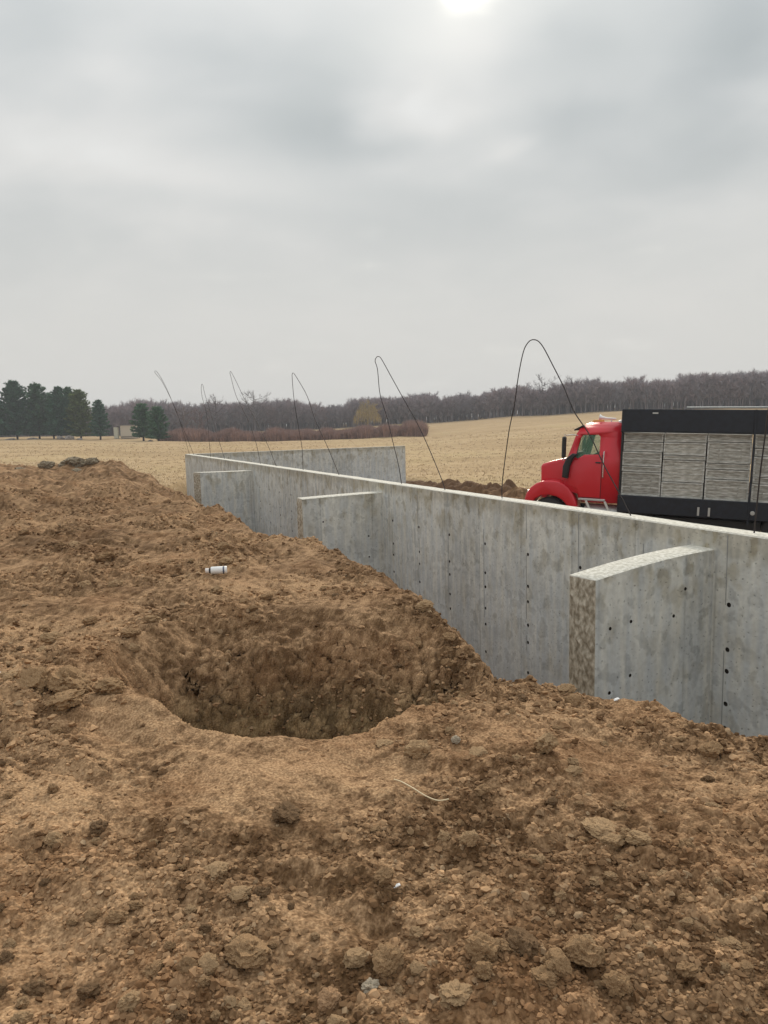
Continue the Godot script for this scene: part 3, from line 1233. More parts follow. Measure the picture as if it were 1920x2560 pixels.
# ================================================================= bent reinforcing bars
func build_rebar() -> void:
	var bars := [
		["tallest bent steel bar, arching on the wall in front of the red truck", [[4.24, 0.44], [4.23, 0.73], [4.07, 1.43], [3.97, 1.78], [3.86, 2.18], [3.76, 2.48], [3.67, 2.59], [3.57, 2.62], [3.46, 2.59], [3.35, 2.49], [3.18, 2.28], [2.91, 1.97], [2.68, 1.67], [2.43, 1.38], [2.21, 1.06], [1.93, 0.72], [1.75, 0.49]]],
		["bent steel bar arching over the right end of the far concrete end wall", [[7.43, 0.44], [7.53, 0.82], [7.71, 1.24], [7.99, 1.70], [8.27, 2.16], [8.44, 2.63], [8.53, 2.80], [8.48, 2.86], [8.35, 2.87], [8.19, 2.81], [7.83, 2.47], [7.38, 2.10], [6.82, 1.56], [6.36, 1.10], [5.94, 0.63], [5.84, 0.45]]],
		["bent steel bar on the wall top above the middle buttress", [[13.06, 0.44], [13.02, 1.06], [13.20, 1.36], [13.55, 2.25], [13.71, 2.85], [13.69, 2.96], [13.56, 2.96], [13.31, 2.85], [12.62, 2.34], [11.95, 1.74], [11.21, 1.09], [10.50, 0.44]]],
		["narrow bent steel bar leaning over the wall between middle and farthest buttress", [[17.10, 0.44], [17.54, 1.11], [18.39, 1.86], [19.68, 2.68], [20.51, 3.42], [20.66, 3.53], [20.42, 3.53], [19.73, 3.21], [18.62, 2.51], [17.42, 1.78], [16.28, 1.12], [15.35, 0.44]]],
		["thin faint bent steel bar standing on the wall above the farthest buttress", [[24.60, 0.44], [24.64, 1.23], [25.04, 2.14], [25.64, 2.97], [25.77, 3.38], [25.51, 3.41], [25.12, 3.02], [24.28, 2.28], [23.03, 1.34], [22.0, 0.44]]],
		["bent steel bar leaning outwards at the far left end of the wall", []],
		["bent steel bar at the right edge of the photo, before the dark trailer", [[0.24, 0.44], [0.22, 0.77], [0.19, 1.10], [0.17, 1.42], [0.16, 1.59], [0.14, 1.75], [0.11, 1.87], [0.08, 1.92], [0.03, 1.88], [-0.11, 1.65], [-0.37, 1.25], [-0.69, 0.79], [-0.88, 0.44]]]]
	for b in bars:
		var pts := []
		for p in b[1]:
			var lat: float = -0.13 + n_mid.get_noise_2d(p[0] * 0.9, p[1] * 0.6) * 0.06 * smoothstep(0.5, 1.5, p[1])
			pts.append(WALL_AT + WALL_DIR * p[0] + WALL_OUT * lat + Vector3(0, p[1], 0))
		if pts.is_empty():
			# leans away from the wall plane: apex above and left of the wall end
			var a := WALL_AT + WALL_DIR * 29.4 - WALL_OUT * 0.13
			var z := WALL_AT + WALL_DIR * 28.2 - WALL_OUT * 0.13
			var tip := Vector3(-9.55, 4.05, -30.6)
			pts = [a + Vector3(0, 0.44, 0), a.lerp(tip, 0.35) + Vector3(0, 0.9, 0), a.lerp(tip, 0.75) + Vector3(0, 0.55, 0), tip, tip + Vector3(0.12, 0.0, 0.05), z.lerp(tip, 0.7) + Vector3(0, 0.55, 0), z.lerp(tip, 0.35) + Vector3(0, 0.5, 0), z + Vector3(0, 0.44, 0)]
		var cv := Curve3D.new()
		for i in pts.size():
			var t: Vector3 = (pts[mini(i + 1, pts.size() - 1)] - pts[maxi(i - 1, 0)]) * 0.16
			cv.add_point(pts[i], -t, t)
		cv.bake_interval = 0.06
		var base: Vector3 = pts[0]
		var fine := []
		for p in cv.get_baked_points():
			fine.append(p - base)
		var mb := MB.new()
		var far := base.length()
		mb.tube(fine, [0.0066 + 0.00003 * far], 7)
		var o := part("reinforcing_bar", mb.mesh(), M.rebar)
		o.position = base
		tag(o, b[0], "rebar", "bent reinforcing bars along the wall top")


# ================================================================= the truck
func build_truck() -> void:
	var fw := Vector3(-0.891007, 0.0384, -0.45399).normalized()
	var out := Vector3(-0.45399, 0.0, 0.891007)
	var up := fw.cross(out).normalized()
	var frame := Transform3D(Basis(fw, up, -out), Vector3(6.3568, -0.6727, -19.0))
	MB.flip_z = true
	var t := thing("truck", "red day cab truck with a dark blue rack bed carrying wall forms", "truck", frame)
	# ---- cab shell
	var cab := CSGCombiner3D.new()
	cab.name = "cab"
	t.add_child(cab)
	var outer := PackedVector2Array([Vector2(0, 0.0), Vector2(0.92, -0.02), Vector2(1.1, 0.06), Vector2(1.14, 0.2), Vector2(1.5, 0.3), Vector2(1.52, 1.1), Vector2(1.44, 1.22), Vector2(1.24, 1.86), Vector2(1.14, 2.03), Vector2(1.02, 2.12), Vector2(0.88, 2.165), Vector2(0.18, 2.175), Vector2(0.06, 2.14), Vector2(0.0, 2.04)])
	var inner := PackedVector2Array([Vector2(0.06, 0.08), Vector2(1.45, 0.36), Vector2(1.45, 1.1), Vector2(1.38, 1.18), Vector2(1.19, 1.80), Vector2(1.05, 1.88), Vector2(0.16, 1.90), Vector2(0.06, 1.86)])
	var win := PackedVector2Array([Vector2(0.60, 1.30), Vector2(1.0, 1.28), Vector2(1.17, 1.17), Vector2(1.24, 1.2), Vector2(1.12, 1.74), Vector2(1.06, 1.82), Vector2(0.66, 1.83), Vector2(0.60, 1.78)])
	_csg_poly(cab, outer, 0.0, -2.2, CSGShape3D.OPERATION_UNION, M.red)
	# rounded in the front view: roof corners and tumblehome
	var front := CSGPolygon3D.new()
	front.polygon = PackedVector2Array([Vector2(0.0, -0.2), Vector2(0.0, 1.15), Vector2(0.05, 1.75), Vector2(0.12, 1.98), Vector2(0.24, 2.11), Vector2(0.4, 2.2), Vector2(1.8, 2.2), Vector2(1.96, 2.11), Vector2(2.08, 1.98), Vector2(2.15, 1.75), Vector2(2.2, 1.15), Vector2(2.2, -0.2)])
	front.depth = 2.0
	front.operation = CSGShape3D.OPERATION_INTERSECTION
	front.material = M.red
	front.smooth_faces = true
	front.transform = Transform3D(Basis(Vector3(0, 0, 1), Vector3(0, 1, 0), Vector3(-1, 0, 0)), Vector3(-0.2, 0, 0))
	cab.add_child(front)
	_csg_poly(cab, inner, -0.12, -2.08, CSGShape3D.OPERATION_SUBTRACTION, M.black)
	_csg_poly(cab, win, 0.2, -2.4, CSGShape3D.OPERATION_SUBTRACTION, M.black)
	var ws := CSGBox3D.new()
	ws.size = Vector3(0.6, 0.5, 1.7)
	ws.position = Vector3(1.38, 1.55, 1.1)
	ws.operation = CSGShape3D.OPERATION_SUBTRACTION
	ws.material = M.black
	cab.add_child(ws)
	var rw := CSGBox3D.new()
	rw.size = Vector3(0.4, 0.36, 1.3)
	rw.position = Vector3(0.0, 1.62, 1.1)
	rw.operation = CSGShape3D.OPERATION_SUBTRACTION
	rw.material = M.black
	cab.add_child(rw)
	# glass panes
	for zz in [-0.09, -2.11]:
		var g := MB.new()
		var ring := []
		var ring2 := []
		for p in win:
			ring.append(Vector3(p.x, p.y, zz - 0.003))
			ring2.append(Vector3(p.x, p.y, zz + 0.003))
		g.skin([ring, ring2])
		part("side_window", g.mesh(), M.glass, t)
	var wg := MB.new()
	wg.box(Vector3(1.325, 1.545, -1.1), Vector3(0.006, 0.56, 1.72), 0.0, Basis(Vector3(0, 0, 1), 0.29))
	part("windscreen", wg.mesh(), M.glass, t)
	# seat and wheel inside
	var st := MB.new()
	st.loft([Vector2(0.3, 0.5), Vector2(0.85, 0.5), Vector2(0.85, 0.75), Vector2(0.45, 0.78), Vector2(0.38, 1.42), Vector2(0.24, 1.42)], -0.95, -0.35, 0.05)
	part("seat", st.mesh(), M.black, t)
	var sw := MB.new()
	var loop := []
	for i in 25:
		var a := TAU * i / 24.0
		loop.append(Vector3(1.05 + 0.1 * cos(a), 1.22 + 0.18 * cos(a), -0.65 + 0.22 * sin(a)))
	sw.tube(loop, [0.016], 6, false)
	part("steering_wheel", sw.mesh(), M.black, t)
	# door
	var db := MB.new()
	db.loft([Vector2(0.53, 0.12), Vector2(1.08, 0.12), Vector2(1.16, 0.36), Vector2(1.40, 0.45), Vector2(1.42, 1.10), Vector2(1.18, 1.13), Vector2(1.0, 1.24), Vector2(0.53, 1.26)], -0.01, 0.014, 0.008)
	db.smooth()
	var door := part("door", db.mesh(), M.red, t)
	var grv := MB.new()
	grv.box(Vector3(0.525, 0.70, 0.004), Vector3(0.012, 1.18, 0.012))
	grv.box(Vector3(0.80, 0.112, 0.004), Vector3(0.55, 0.012, 0.012))
	part("door_gap", grv.mesh(), M.black, door)
	var hb := MB.new()
	hb.box(Vector3(0.62, 1.08, 0.03), Vector3(0.14, 0.035, 0.03), 0.008)
	part("door_handle", hb.mesh(), M.black, door)
	# hood
	var ho := MB.new()
	ho.loft([Vector2(2.25, 0.20), Vector2(2.275, 0.90), Vector2(2.22, 0.965), Vector2(2.0, 1.045), Vector2(1.75, 1.115), Vector2(1.50, 1.175), Vector2(1.50, 0.20)], -1.86, -0.34, 0.065)
	ho.smooth(50.0)
	part("hood", ho.mesh(), M.red, t)
	var gr := MB.new()
	gr.box(Vector3(2.285, 0.45, -1.1), Vector3(0.02, 0.62, 0.9), 0.008)
	part("grille", gr.mesh(), M.chrome, t)
	# wheel arches of the front fenders
	var fen := [Vector2(2.62, -0.16), Vector2(2.61, 0.0), Vector2(2.56, 0.15), Vector2(2.45, 0.31), Vector2(2.3, 0.43), Vector2(2.12, 0.505), Vector2(1.94, 0.53), Vector2(1.72, 0.52), Vector2(1.54, 0.465), Vector2(1.38, 0.34), Vector2(1.26, 0.18), Vector2(1.17, 0.0), Vector2(1.12, -0.21), Vector2(1.36, -0.22), Vector2(1.44, -0.12), Vector2(1.55, 0.0), Vector2(1.72, 0.09), Vector2(1.94, 0.12), Vector2(2.16, 0.08), Vector2(2.32, -0.02), Vector2(2.40, -0.16)]
	for zz in [[-0.52, 0.03], [-2.23, -1.68]]:
		var fb := MB.new()
		fb.loft(fen, zz[0], zz[1], 0.045)
		fb.smooth(45.0)
		part("fender", fb.mesh(), M.red, t)
	for zz in [0.0, -2.2]:
		var lamp := MB.new()
		lamp.lathe(Vector3(2.5, 0.13, -0.28 if zz == 0.0 else -1.92), Vector3(1, 0, 0), [Vector2(0.0, 0.12), Vector2(0.08, 0.10), Vector2(0.10, 0.0)], 16)
		part("headlight", lamp.mesh(), M.chrome, t)
	var bu := MB.new()
	bu.box(Vector3(2.66, -0.42, -1.1), Vector3(0.10, 0.32, 2.35), 0.03)
	part("bumper", bu.mesh(), M.chrome, t)
	# wheels
	for spec in [[1.94, -0.06, 1.0], [1.94, -2.14, -1.0], [-3.9, -0.02, 1.0], [-3.9, -2.18, -1.0], [-5.2, -0.02, 1.0], [-5.2, -2.18, -1.0]]:
		var tm := MB.new()
		tm.lathe(Vector3(spec[0], -0.452, spec[1]), Vector3(0, 0, -spec[2]), [Vector2(0.28, 0.0), Vector2(0.36, -0.015), Vector2(0.46, 0.0), Vector2(0.497, 0.045), Vector2(0.497, 0.235), Vector2(0.46, 0.28), Vector2(0.28, 0.28), Vector2(0.28, 0.0)], 32)
		tm.smooth(35.0)
		var tyre := part("wheel", tm.mesh(), M.rubber, t)
		var rm := MB.new()
		rm.lathe(Vector3(spec[0], -0.452, spec[1]), Vector3(0, 0, -spec[2]), [Vector2(0.0, -0.02), Vector2(0.09, -0.02), Vector2(0.10, 0.05), Vector2(0.2, 0.09), Vector2(0.25, 0.02), Vector2(0.285, 0.005)], 24)
		part("rim", rm.mesh(), M.alu, tyre)
	# mirror on its bracket, black air intake by the cowl
	for zz in [0.26, -2.46]:
		var mr := MB.new()
		mr.box(Vector3(1.50, 1.48, zz), Vector3(0.10, 0.58, 0.16), 0.03)
		var mirror := part("mirror", mr.mesh(), M.black, t)
		var inn := 0.0 if zz > 0.0 else -2.2
		var br := MB.new()
		br.tube([Vector3(1.46, 1.80, zz), Vector3(1.32, 1.82, lerpf(zz, inn, 0.6)), Vector3(1.20, 1.80, inn)], [0.014], 6)
		br.tube([Vector3(1.48, 1.16, zz), Vector3(1.42, 1.10, lerpf(zz, inn, 0.6)), Vector3(1.36, 1.08, inn)], [0.014], 6)
		br.tube([Vector3(1.49, 1.84, zz), Vector3(1.50, 1.12, zz)], [0.012], 6)
		part("mirror_bracket", br.mesh(), M.chrome, mirror)
	var ai := MB.new()
	ai.loft([Vector2(1.40, 0.62), Vector2(1.56, 0.64), Vector2(1.55, 0.95), Vector2(1.46, 1.18), Vector2(1.30, 1.31), Vector2(1.15, 1.30), Vector2(1.28, 1.16), Vector2(1.36, 0.95)], -0.02, 0.13, 0.035)
	ai.smooth(50.0)
	part("air_intake", ai.mesh(), M.black, t)
	var vi := MB.new()
	vi.loft([Vector2(1.33, 1.925), Vector2(1.34, 1.955), Vector2(1.12, 2.075), Vector2(1.04, 2.075), Vector2(1.06, 2.05)], -2.05, -0.12, 0.008)
	part("sun_visor", vi.mesh(), M.black, t)
	for zz in [-0.45, -0.78, -1.1, -1.42, -1.75]:
		var ml := MB.new()
		ml.lathe(Vector3(0.86, 2.155, zz), Vector3(0, 1, 0), [Vector2(0.055, 0.0), Vector2(0.05, 0.05), Vector2(0.025, 0.075), Vector2(0.0, 0.08)], 12)
		part("marker_light", ml.mesh(), M.amber, t)
	var hr := MB.new()
	hr.tube([Vector3(0.30, 2.26, -0.55), Vector3(0.55, 2.27, -0.55), Vector3(0.68, 2.29, -0.55), Vector3(0.74, 2.30, -0.55)], [0.025, 0.03, 0.05, 0.085], 14)
	hr.tube([Vector3(0.42, 2.15, -0.55), Vector3(0.42, 2.26, -0.55)], [0.02], 8)
	part("air_horn", hr.mesh(), M.white, t)
	var an := MB.new()
	an.lathe(Vector3(0.15, 2.15, -0.4), Vector3(0, 1, 0), [Vector2(0.07, 0.0), Vector2(0.06, 0.06), Vector2(0.0, 0.09)], 12)
	part("roof_beacon", an.mesh(), M.white, t)
	var gp := MB.new()
	gp.tube([Vector3(0.47, 1.38, 0.02), Vector3(0.47, 1.36, 0.07), Vector3(0.47, 0.70, 0.07), Vector3(0.47, 0.68, 0.02)], [0.017], 8)
	part("grab_bar", gp.mesh(), M.chrome, t)
	# sill with pale lettering-like scuffs left out: a step panel, steps, tank, chassis
	var sp := MB.new()
	sp.box(Vector3(0.75, 0.06, 0.0), Vector3(0.72, 0.06, 0.05), 0.012)
	part("step", sp.mesh(), M.alu, t)
	var s2 := MB.new()
	s2.box(Vector3(0.72, -0.26, 0.02), Vector3(0.62, 0.05, 0.26), 0.012)
	part("step", s2.mesh(), M.alu, t)
	for xx in [0.32, 0.82]:
		var sr := MB.new()
		sr.box(Vector3(xx, -0.12, 0.05), Vector3(0.06, 0.34, 0.03), 0.01, Basis(Vector3(0, 0, 1), -0.45))
		part("step_bracket", sr.mesh(), M.pale, t)
	var ft := MB.new()
	ft.lathe(Vector3(-0.1, -0.38, -0.30), Vector3(1, 0, 0), [Vector2(0.0, -0.01), Vector2(0.29, 0.0), Vector2(0.30, 0.02), Vector2(0.30, 1.03), Vector2(0.29, 1.05), Vector2(0.0, 1.06)], 24)
	ft.smooth(35.0)
	part("fuel_tank", ft.mesh(), M.alu, t)
	for zz in [-0.72, -1.48]:
		var cr := MB.new()
		cr.box(Vector3(-2.2, -0.36, zz), Vector3(8.8, 0.26, 0.09), 0.01)
		part("chassis_rail", cr.mesh(), M.black, t)
	for xx in [1.94, -3.9, -5.2]:
		var ax := MB.new()
		ax.tube([Vector3(xx, -0.452, -0.2), Vector3(xx, -0.452, -2.0)], [0.07], 10)
		part("axle", ax.mesh(), M.black, t)
	var shade_mb := MB.new()  # plain black box, added to stand for the shade under the bed
	shade_mb.box(Vector3(-2.1, -0.52, -0.45), Vector3(2.6, 0.50, 0.7), 0.02)
	part("under_bed_shade", shade_mb.mesh(), M.black, t)
	var skirt := MB.new()
	skirt.box(Vector3(-4.55, -0.33, -0.25), Vector3(2.2, 0.22, 0.4), 0.02)
	part("mudguard", skirt.mesh(), M.black, t)
	# ---- rack bed
	var x_end := -6.6
	var ln := 0.05 - x_end
	var mid := (0.05 + x_end) * 0.5
	for zz in [0.10, -2.30]:
		var ub := MB.new()
		ub.box(Vector3(mid, 2.235, zz), Vector3(ln, 0.57, 0.07), 0.012)
		part("upper_rail", ub.mesh(), M.navy, t)
		var lb := MB.new()
		lb.box(Vector3(mid, 0.02, zz), Vector3(ln, 0.46, 0.09), 0.012)
		part("lower_rail", lb.mesh(), M.navy, t)
	var edge := MB.new()
	edge.tube([Vector3(-1.35, 2.60, -2.30), Vector3(-3.5, 2.615, -2.30), Vector3(x_end, 2.61, -2.30)], [0.022], 8)
	part("top_pipe", edge.mesh(), M.alu, t)
	var lip := MB.new()
	lip.box(Vector3(mid, 1.935, 0.085), Vector3(ln, 0.035, 0.12), 0.006)
	part("rail_lip", lip.mesh(), M.black, t)
	var dk := MB.new()
	dk.box(Vector3(mid, 0.20, -1.1), Vector3(ln - 0.02, 0.05, 2.28), 0.01)
	part("deck", dk.mesh(), M.black, t)
	var hd := MB.new()
	hd.box(Vector3(0.02, 1.24, -1.1), Vector3(0.045, 2.56, 2.36), 0.008)
	part("headboard", hd.mesh(), M.black, t)
	for xx in [-3.09, -6.3]:
		var po := MB.new()
		po.box(Vector3(xx, 1.1, 0.155), Vector3(0.05, 2.85, 0.03), 0.006)
		part("stake_post", po.mesh(), M.navy, t)
	for xx in [-1.95, -2.2]:
		var mk := MB.new()
		mk.box(Vector3(xx, -0.06 - 0.0 * xx, 0.152), Vector3(0.05, 0.22, 0.012), 0.003)
		part("rail_bracket", mk.mesh(), M.alu, t)
	var rf := MB.new()
	rf.lathe(Vector3(-3.18, -0.02, 0.146), Vector3(0, 0, 1), [Vector2(0.055, 0.0), Vector2(0.05, 0.012), Vector2(0.0, 0.016)], 14)
	part("reflector", rf.mesh(), M.alu, t)
	var pl := MB.new()
	pl.box(Vector3(-0.78, 2.42, 0.138), Vector3(0.14, 0.035, 0.006), 0.002)
	part("plate", pl.mesh(), M.alu, t)
	# ---- bundles of wall forms standing on the bed
	var cols := [
		[-0.01, -0.995, [0.0, 0.15, 0.30, 0.53, 0.62, 1.0]],
		[-1.02, -2.025, [0.0, 0.14, 0.34, 0.41, 0.75, 1.0]],
		[-2.05, -3.055, [0.0, 0.12, 0.44, 0.53, 0.68, 1.0]],
		[-3.12, -4.12, [0.0, 0.2, 0.32, 0.62, 0.72, 1.0]],
		[-4.15, -5.12, [0.0, 0.15, 0.42, 0.58, 1.0]],
		[-5.17, -6.14, [0.0, 0.3, 0.45, 0.8, 1.0]]]
	var ord_c := ["first", "second", "third", "fourth", "fifth", "sixth"]
	var ord_r := ["topmost", "second from top", "third from top", "fourth from top", "fifth from top"]
	for ci in cols.size():
		var co: Array = cols[ci]
		var rows: Array = co[2]
		for ri in rows.size() - 1:
			var yt: float = lerpf(1.915, 0.235, rows[ri]) - 0.007
			var yb: float = lerpf(1.915, 0.235, rows[ri + 1]) + 0.007
			var jx := rng.randf_range(-0.006, 0.006)
			var jz := rng.randf_range(-0.03, 0.01)
			var wd: float = co[0] - co[1]
			var hg := yt - yb
			var local := Vector3((co[0] + co[1]) * 0.5 + jx, yb, -0.02 - jz)
			var lab := "grey wall form in the %s stack behind the red cab, %s" % [ord_c[ci], ord_r[ri]]
			if rows.size() - 2 == ri:
				lab = "grey wall form at the bottom of the %s stack behind the red cab" % ord_c[ci]
			var f := thing("wall_form", lab, "concrete form", Transform3D(frame.basis, frame * local), "wall forms stacked on the truck bed")
			var mat: Material = M["form%d" % ((ci * 5 + ri * 2 + ri) % 3)]
			var core := MB.new()
			core.box(Vector3(0, hg * 0.5, -1.022), Vector3(wd - 0.012, hg - 0.006, 2.06), 0.004)
			part("panel_body", core.mesh(), mat, f)
			var fr := MB.new()
			var e := minf(0.045, hg * 0.22)
			fr.box(Vector3(0, hg - e * 0.5, 0.0), Vector3(wd, e, 0.05), 0.006)
			fr.box(Vector3(0, e * 0.5, 0.0), Vector3(wd, e, 0.05), 0.006)
			for sx in [-1.0, 1.0]:
				fr.box(Vector3(sx * (wd * 0.5 - 0.0225), hg * 0.5, 0.0), Vector3(0.045, hg - 2.0 * e, 0.046), 0.006)
			part("panel_frame", fr.mesh(), M.form_edge, f)
			var ribs := 5 if hg > 0.5 else (3 if hg > 0.3 else 1)
			for k in ribs:
				var rb := MB.new()
				rb.box(Vector3(0, e + (hg - 2.0 * e) * (k + 1) / (ribs + 1.0), -0.004), Vector3(wd - 0.09, 0.03, 0.032), 0.004)
				part("rib", rb.mesh(), M.form_edge if k % 2 == 1 else mat, f)
			if hg > 0.45:
				for k in 2:
					var cl := MB.new()
					cl.box(Vector3((k - 0.5) * wd * 0.5 + jx * 3.0, hg * 0.5, -0.004), Vector3(0.03, hg - 2.0 * e, 0.04), 0.004)
					part("stiffener", cl.mesh(), mat, f)
	MB.flip_z = false


func _csg_poly(into: CSGCombiner3D, poly: PackedVector2Array, z0: float, z1: float, op: int, mat: Material) -> void:
	var p := CSGPolygon3D.new()
	p.polygon = poly
	p.depth = z0 - z1
	p.position.z = -z1      # extrudes towards -z, from the far side
	p.operation = op
	p.material = mat
	p.smooth_faces = true
	into.add_child(p)


# ================================================================= trees
func bare_tree(hgt: float, sd: int, spreadf: float, tw: float, tint: Color, twig_tint: Color) -> ArrayMesh:
	var r := RandomNumberGenerator.new()
	r.seed = sd
	var mb := MB.new()
	mb.col = tint
	var top := Vector3(r.randf_range(-0.5, 0.5), hgt * 0.55, r.randf_range(-0.5, 0.5))
	mb.tube([Vector3(0, -0.5, 0), top * 0.5, top, top + Vector3(r.randf_range(-0.5, 0.5), hgt * 0.4, r.randf_range(-0.5, 0.5))], [0.022 * hgt, 0.017 * hgt, 0.012 * hgt, 0.004 * hgt], 5, false)
	for b in 16:
		var f := 0.25 + 0.7 * b / 16.0
		var a := b * 2.4 + r.randf_range(-0.5, 0.5)
		var o := Vector3(cos(a), 0, sin(a))
		var st := Vector3(top.x * f, hgt * f * 0.9, top.z * f)
		var reach := spreadf * hgt * (0.32 - 0.16 * absf(f - 0.5)) * r.randf_range(0.7, 1.15)
		var en := st + o * reach + Vector3(0, hgt * r.randf_range(0.12, 0.28) * (1.15 - f * 0.6), 0)
		var md := st.lerp(en, 0.5) + Vector3(0, -0.03 * hgt, 0)
		mb.col = tint
		mb.tube([st, md, en], [0.008 * hgt, 0.005 * hgt, 0.002 * hgt], 3, false)
		mb.col = twig_tint
		for q in 15:
			var p := st.lerp(en, r.randf_range(0.3, 1.0))
			var d := (o * r.randf_range(-0.3, 1.0) + Vector3(r.randf_range(-0.8, 0.8), r.randf_range(0.2, 1.3), r.randf_range(-0.8, 0.8))).normalized() * hgt * r.randf_range(0.06, 0.15)
			var sd2 := d.cross(Vector3(r.randf_range(-1, 1), r.randf_range(-1, 1), r.randf_range(-1, 1))).normalized() * tw
			mb.tri(p - sd2, p + sd2, p + d)
			var p2 := p + d * 0.45
			for z in 2:
				var d2 := (d.normalized() + Vector3(r.randf_range(-0.9, 0.9), r.randf_range(-0.3, 0.9), r.randf_range(-0.9, 0.9))).normalized() * d.length() * 0.7
				mb.tri(p2 - sd2 * 0.8, p2 + sd2 * 0.8, p2 + d2)
	return mb.mesh()


func pine_mesh(hgt: float, width: float, sd: int, dark: Color) -> ArrayMesh:
	var r := RandomNumberGenerator.new()
	r.seed = sd
	var mb := MB.new()
	var whorls := int(hgt * 1.7)
	for k in whorls:
		var f := (k + r.randf() * 0.6) / whorls
		var y := hgt * (0.01 + 0.97 * f)
		var shape := pow(1.0 - f, 0.62) * (0.82 + 0.18 * minf(f * 6.0, 1.0))
		var nb := 7 if f < 0.8 else 5
		for b in nb:
			var a := TAU * b / nb + k * 1.1 + r.randf_range(-0.3, 0.3)
			var reach := width * 0.5 * shape * r.randf_range(0.72, 1.15) + 0.1
			var o := Vector3(cos(a), 0, sin(a))
			var tilt := lerpf(-0.12, 0.75, f)
			var tufts := int(4 + reach * 5.0)
			for q in tufts:
				var g := (q + 0.6) / tufts
				var c := Vector3(0, y, 0) + o * reach * g + Vector3(0, reach * g * tilt + 0.15 * reach * g * g, 0)
				c += Vector3(r.randf_range(-1, 1), r.randf_range(-0.6, 0.6), r.randf_range(-1, 1)) * 0.22
				var t := r.randf_range(0.65, 1.35)
				mb.col = Color(dark.r * t, dark.g * t, dark.b * t)
				for z in 9:
					var d := (o * 0.7 + Vector3(r.randf_range(-1, 1), r.randf_range(-0.3, 1.1), r.randf_range(-1, 1))).normalized() * r.randf_range(0.35, 0.72)
					var s := d.cross(Vector3(r.randf_range(-1, 1), r.randf_range(-1, 1), r.randf_range(-1, 1))).normalized() * 0.14
					mb.tri(c - s, c + s, c + d)
	return mb.mesh()


func put(px: float, z: float) -> Vector3:       # a spot on the field, by its bearing (tangent) and distance
	var x := px * z
	return Vector3(x, field_mesh_y(x, -z), -z)


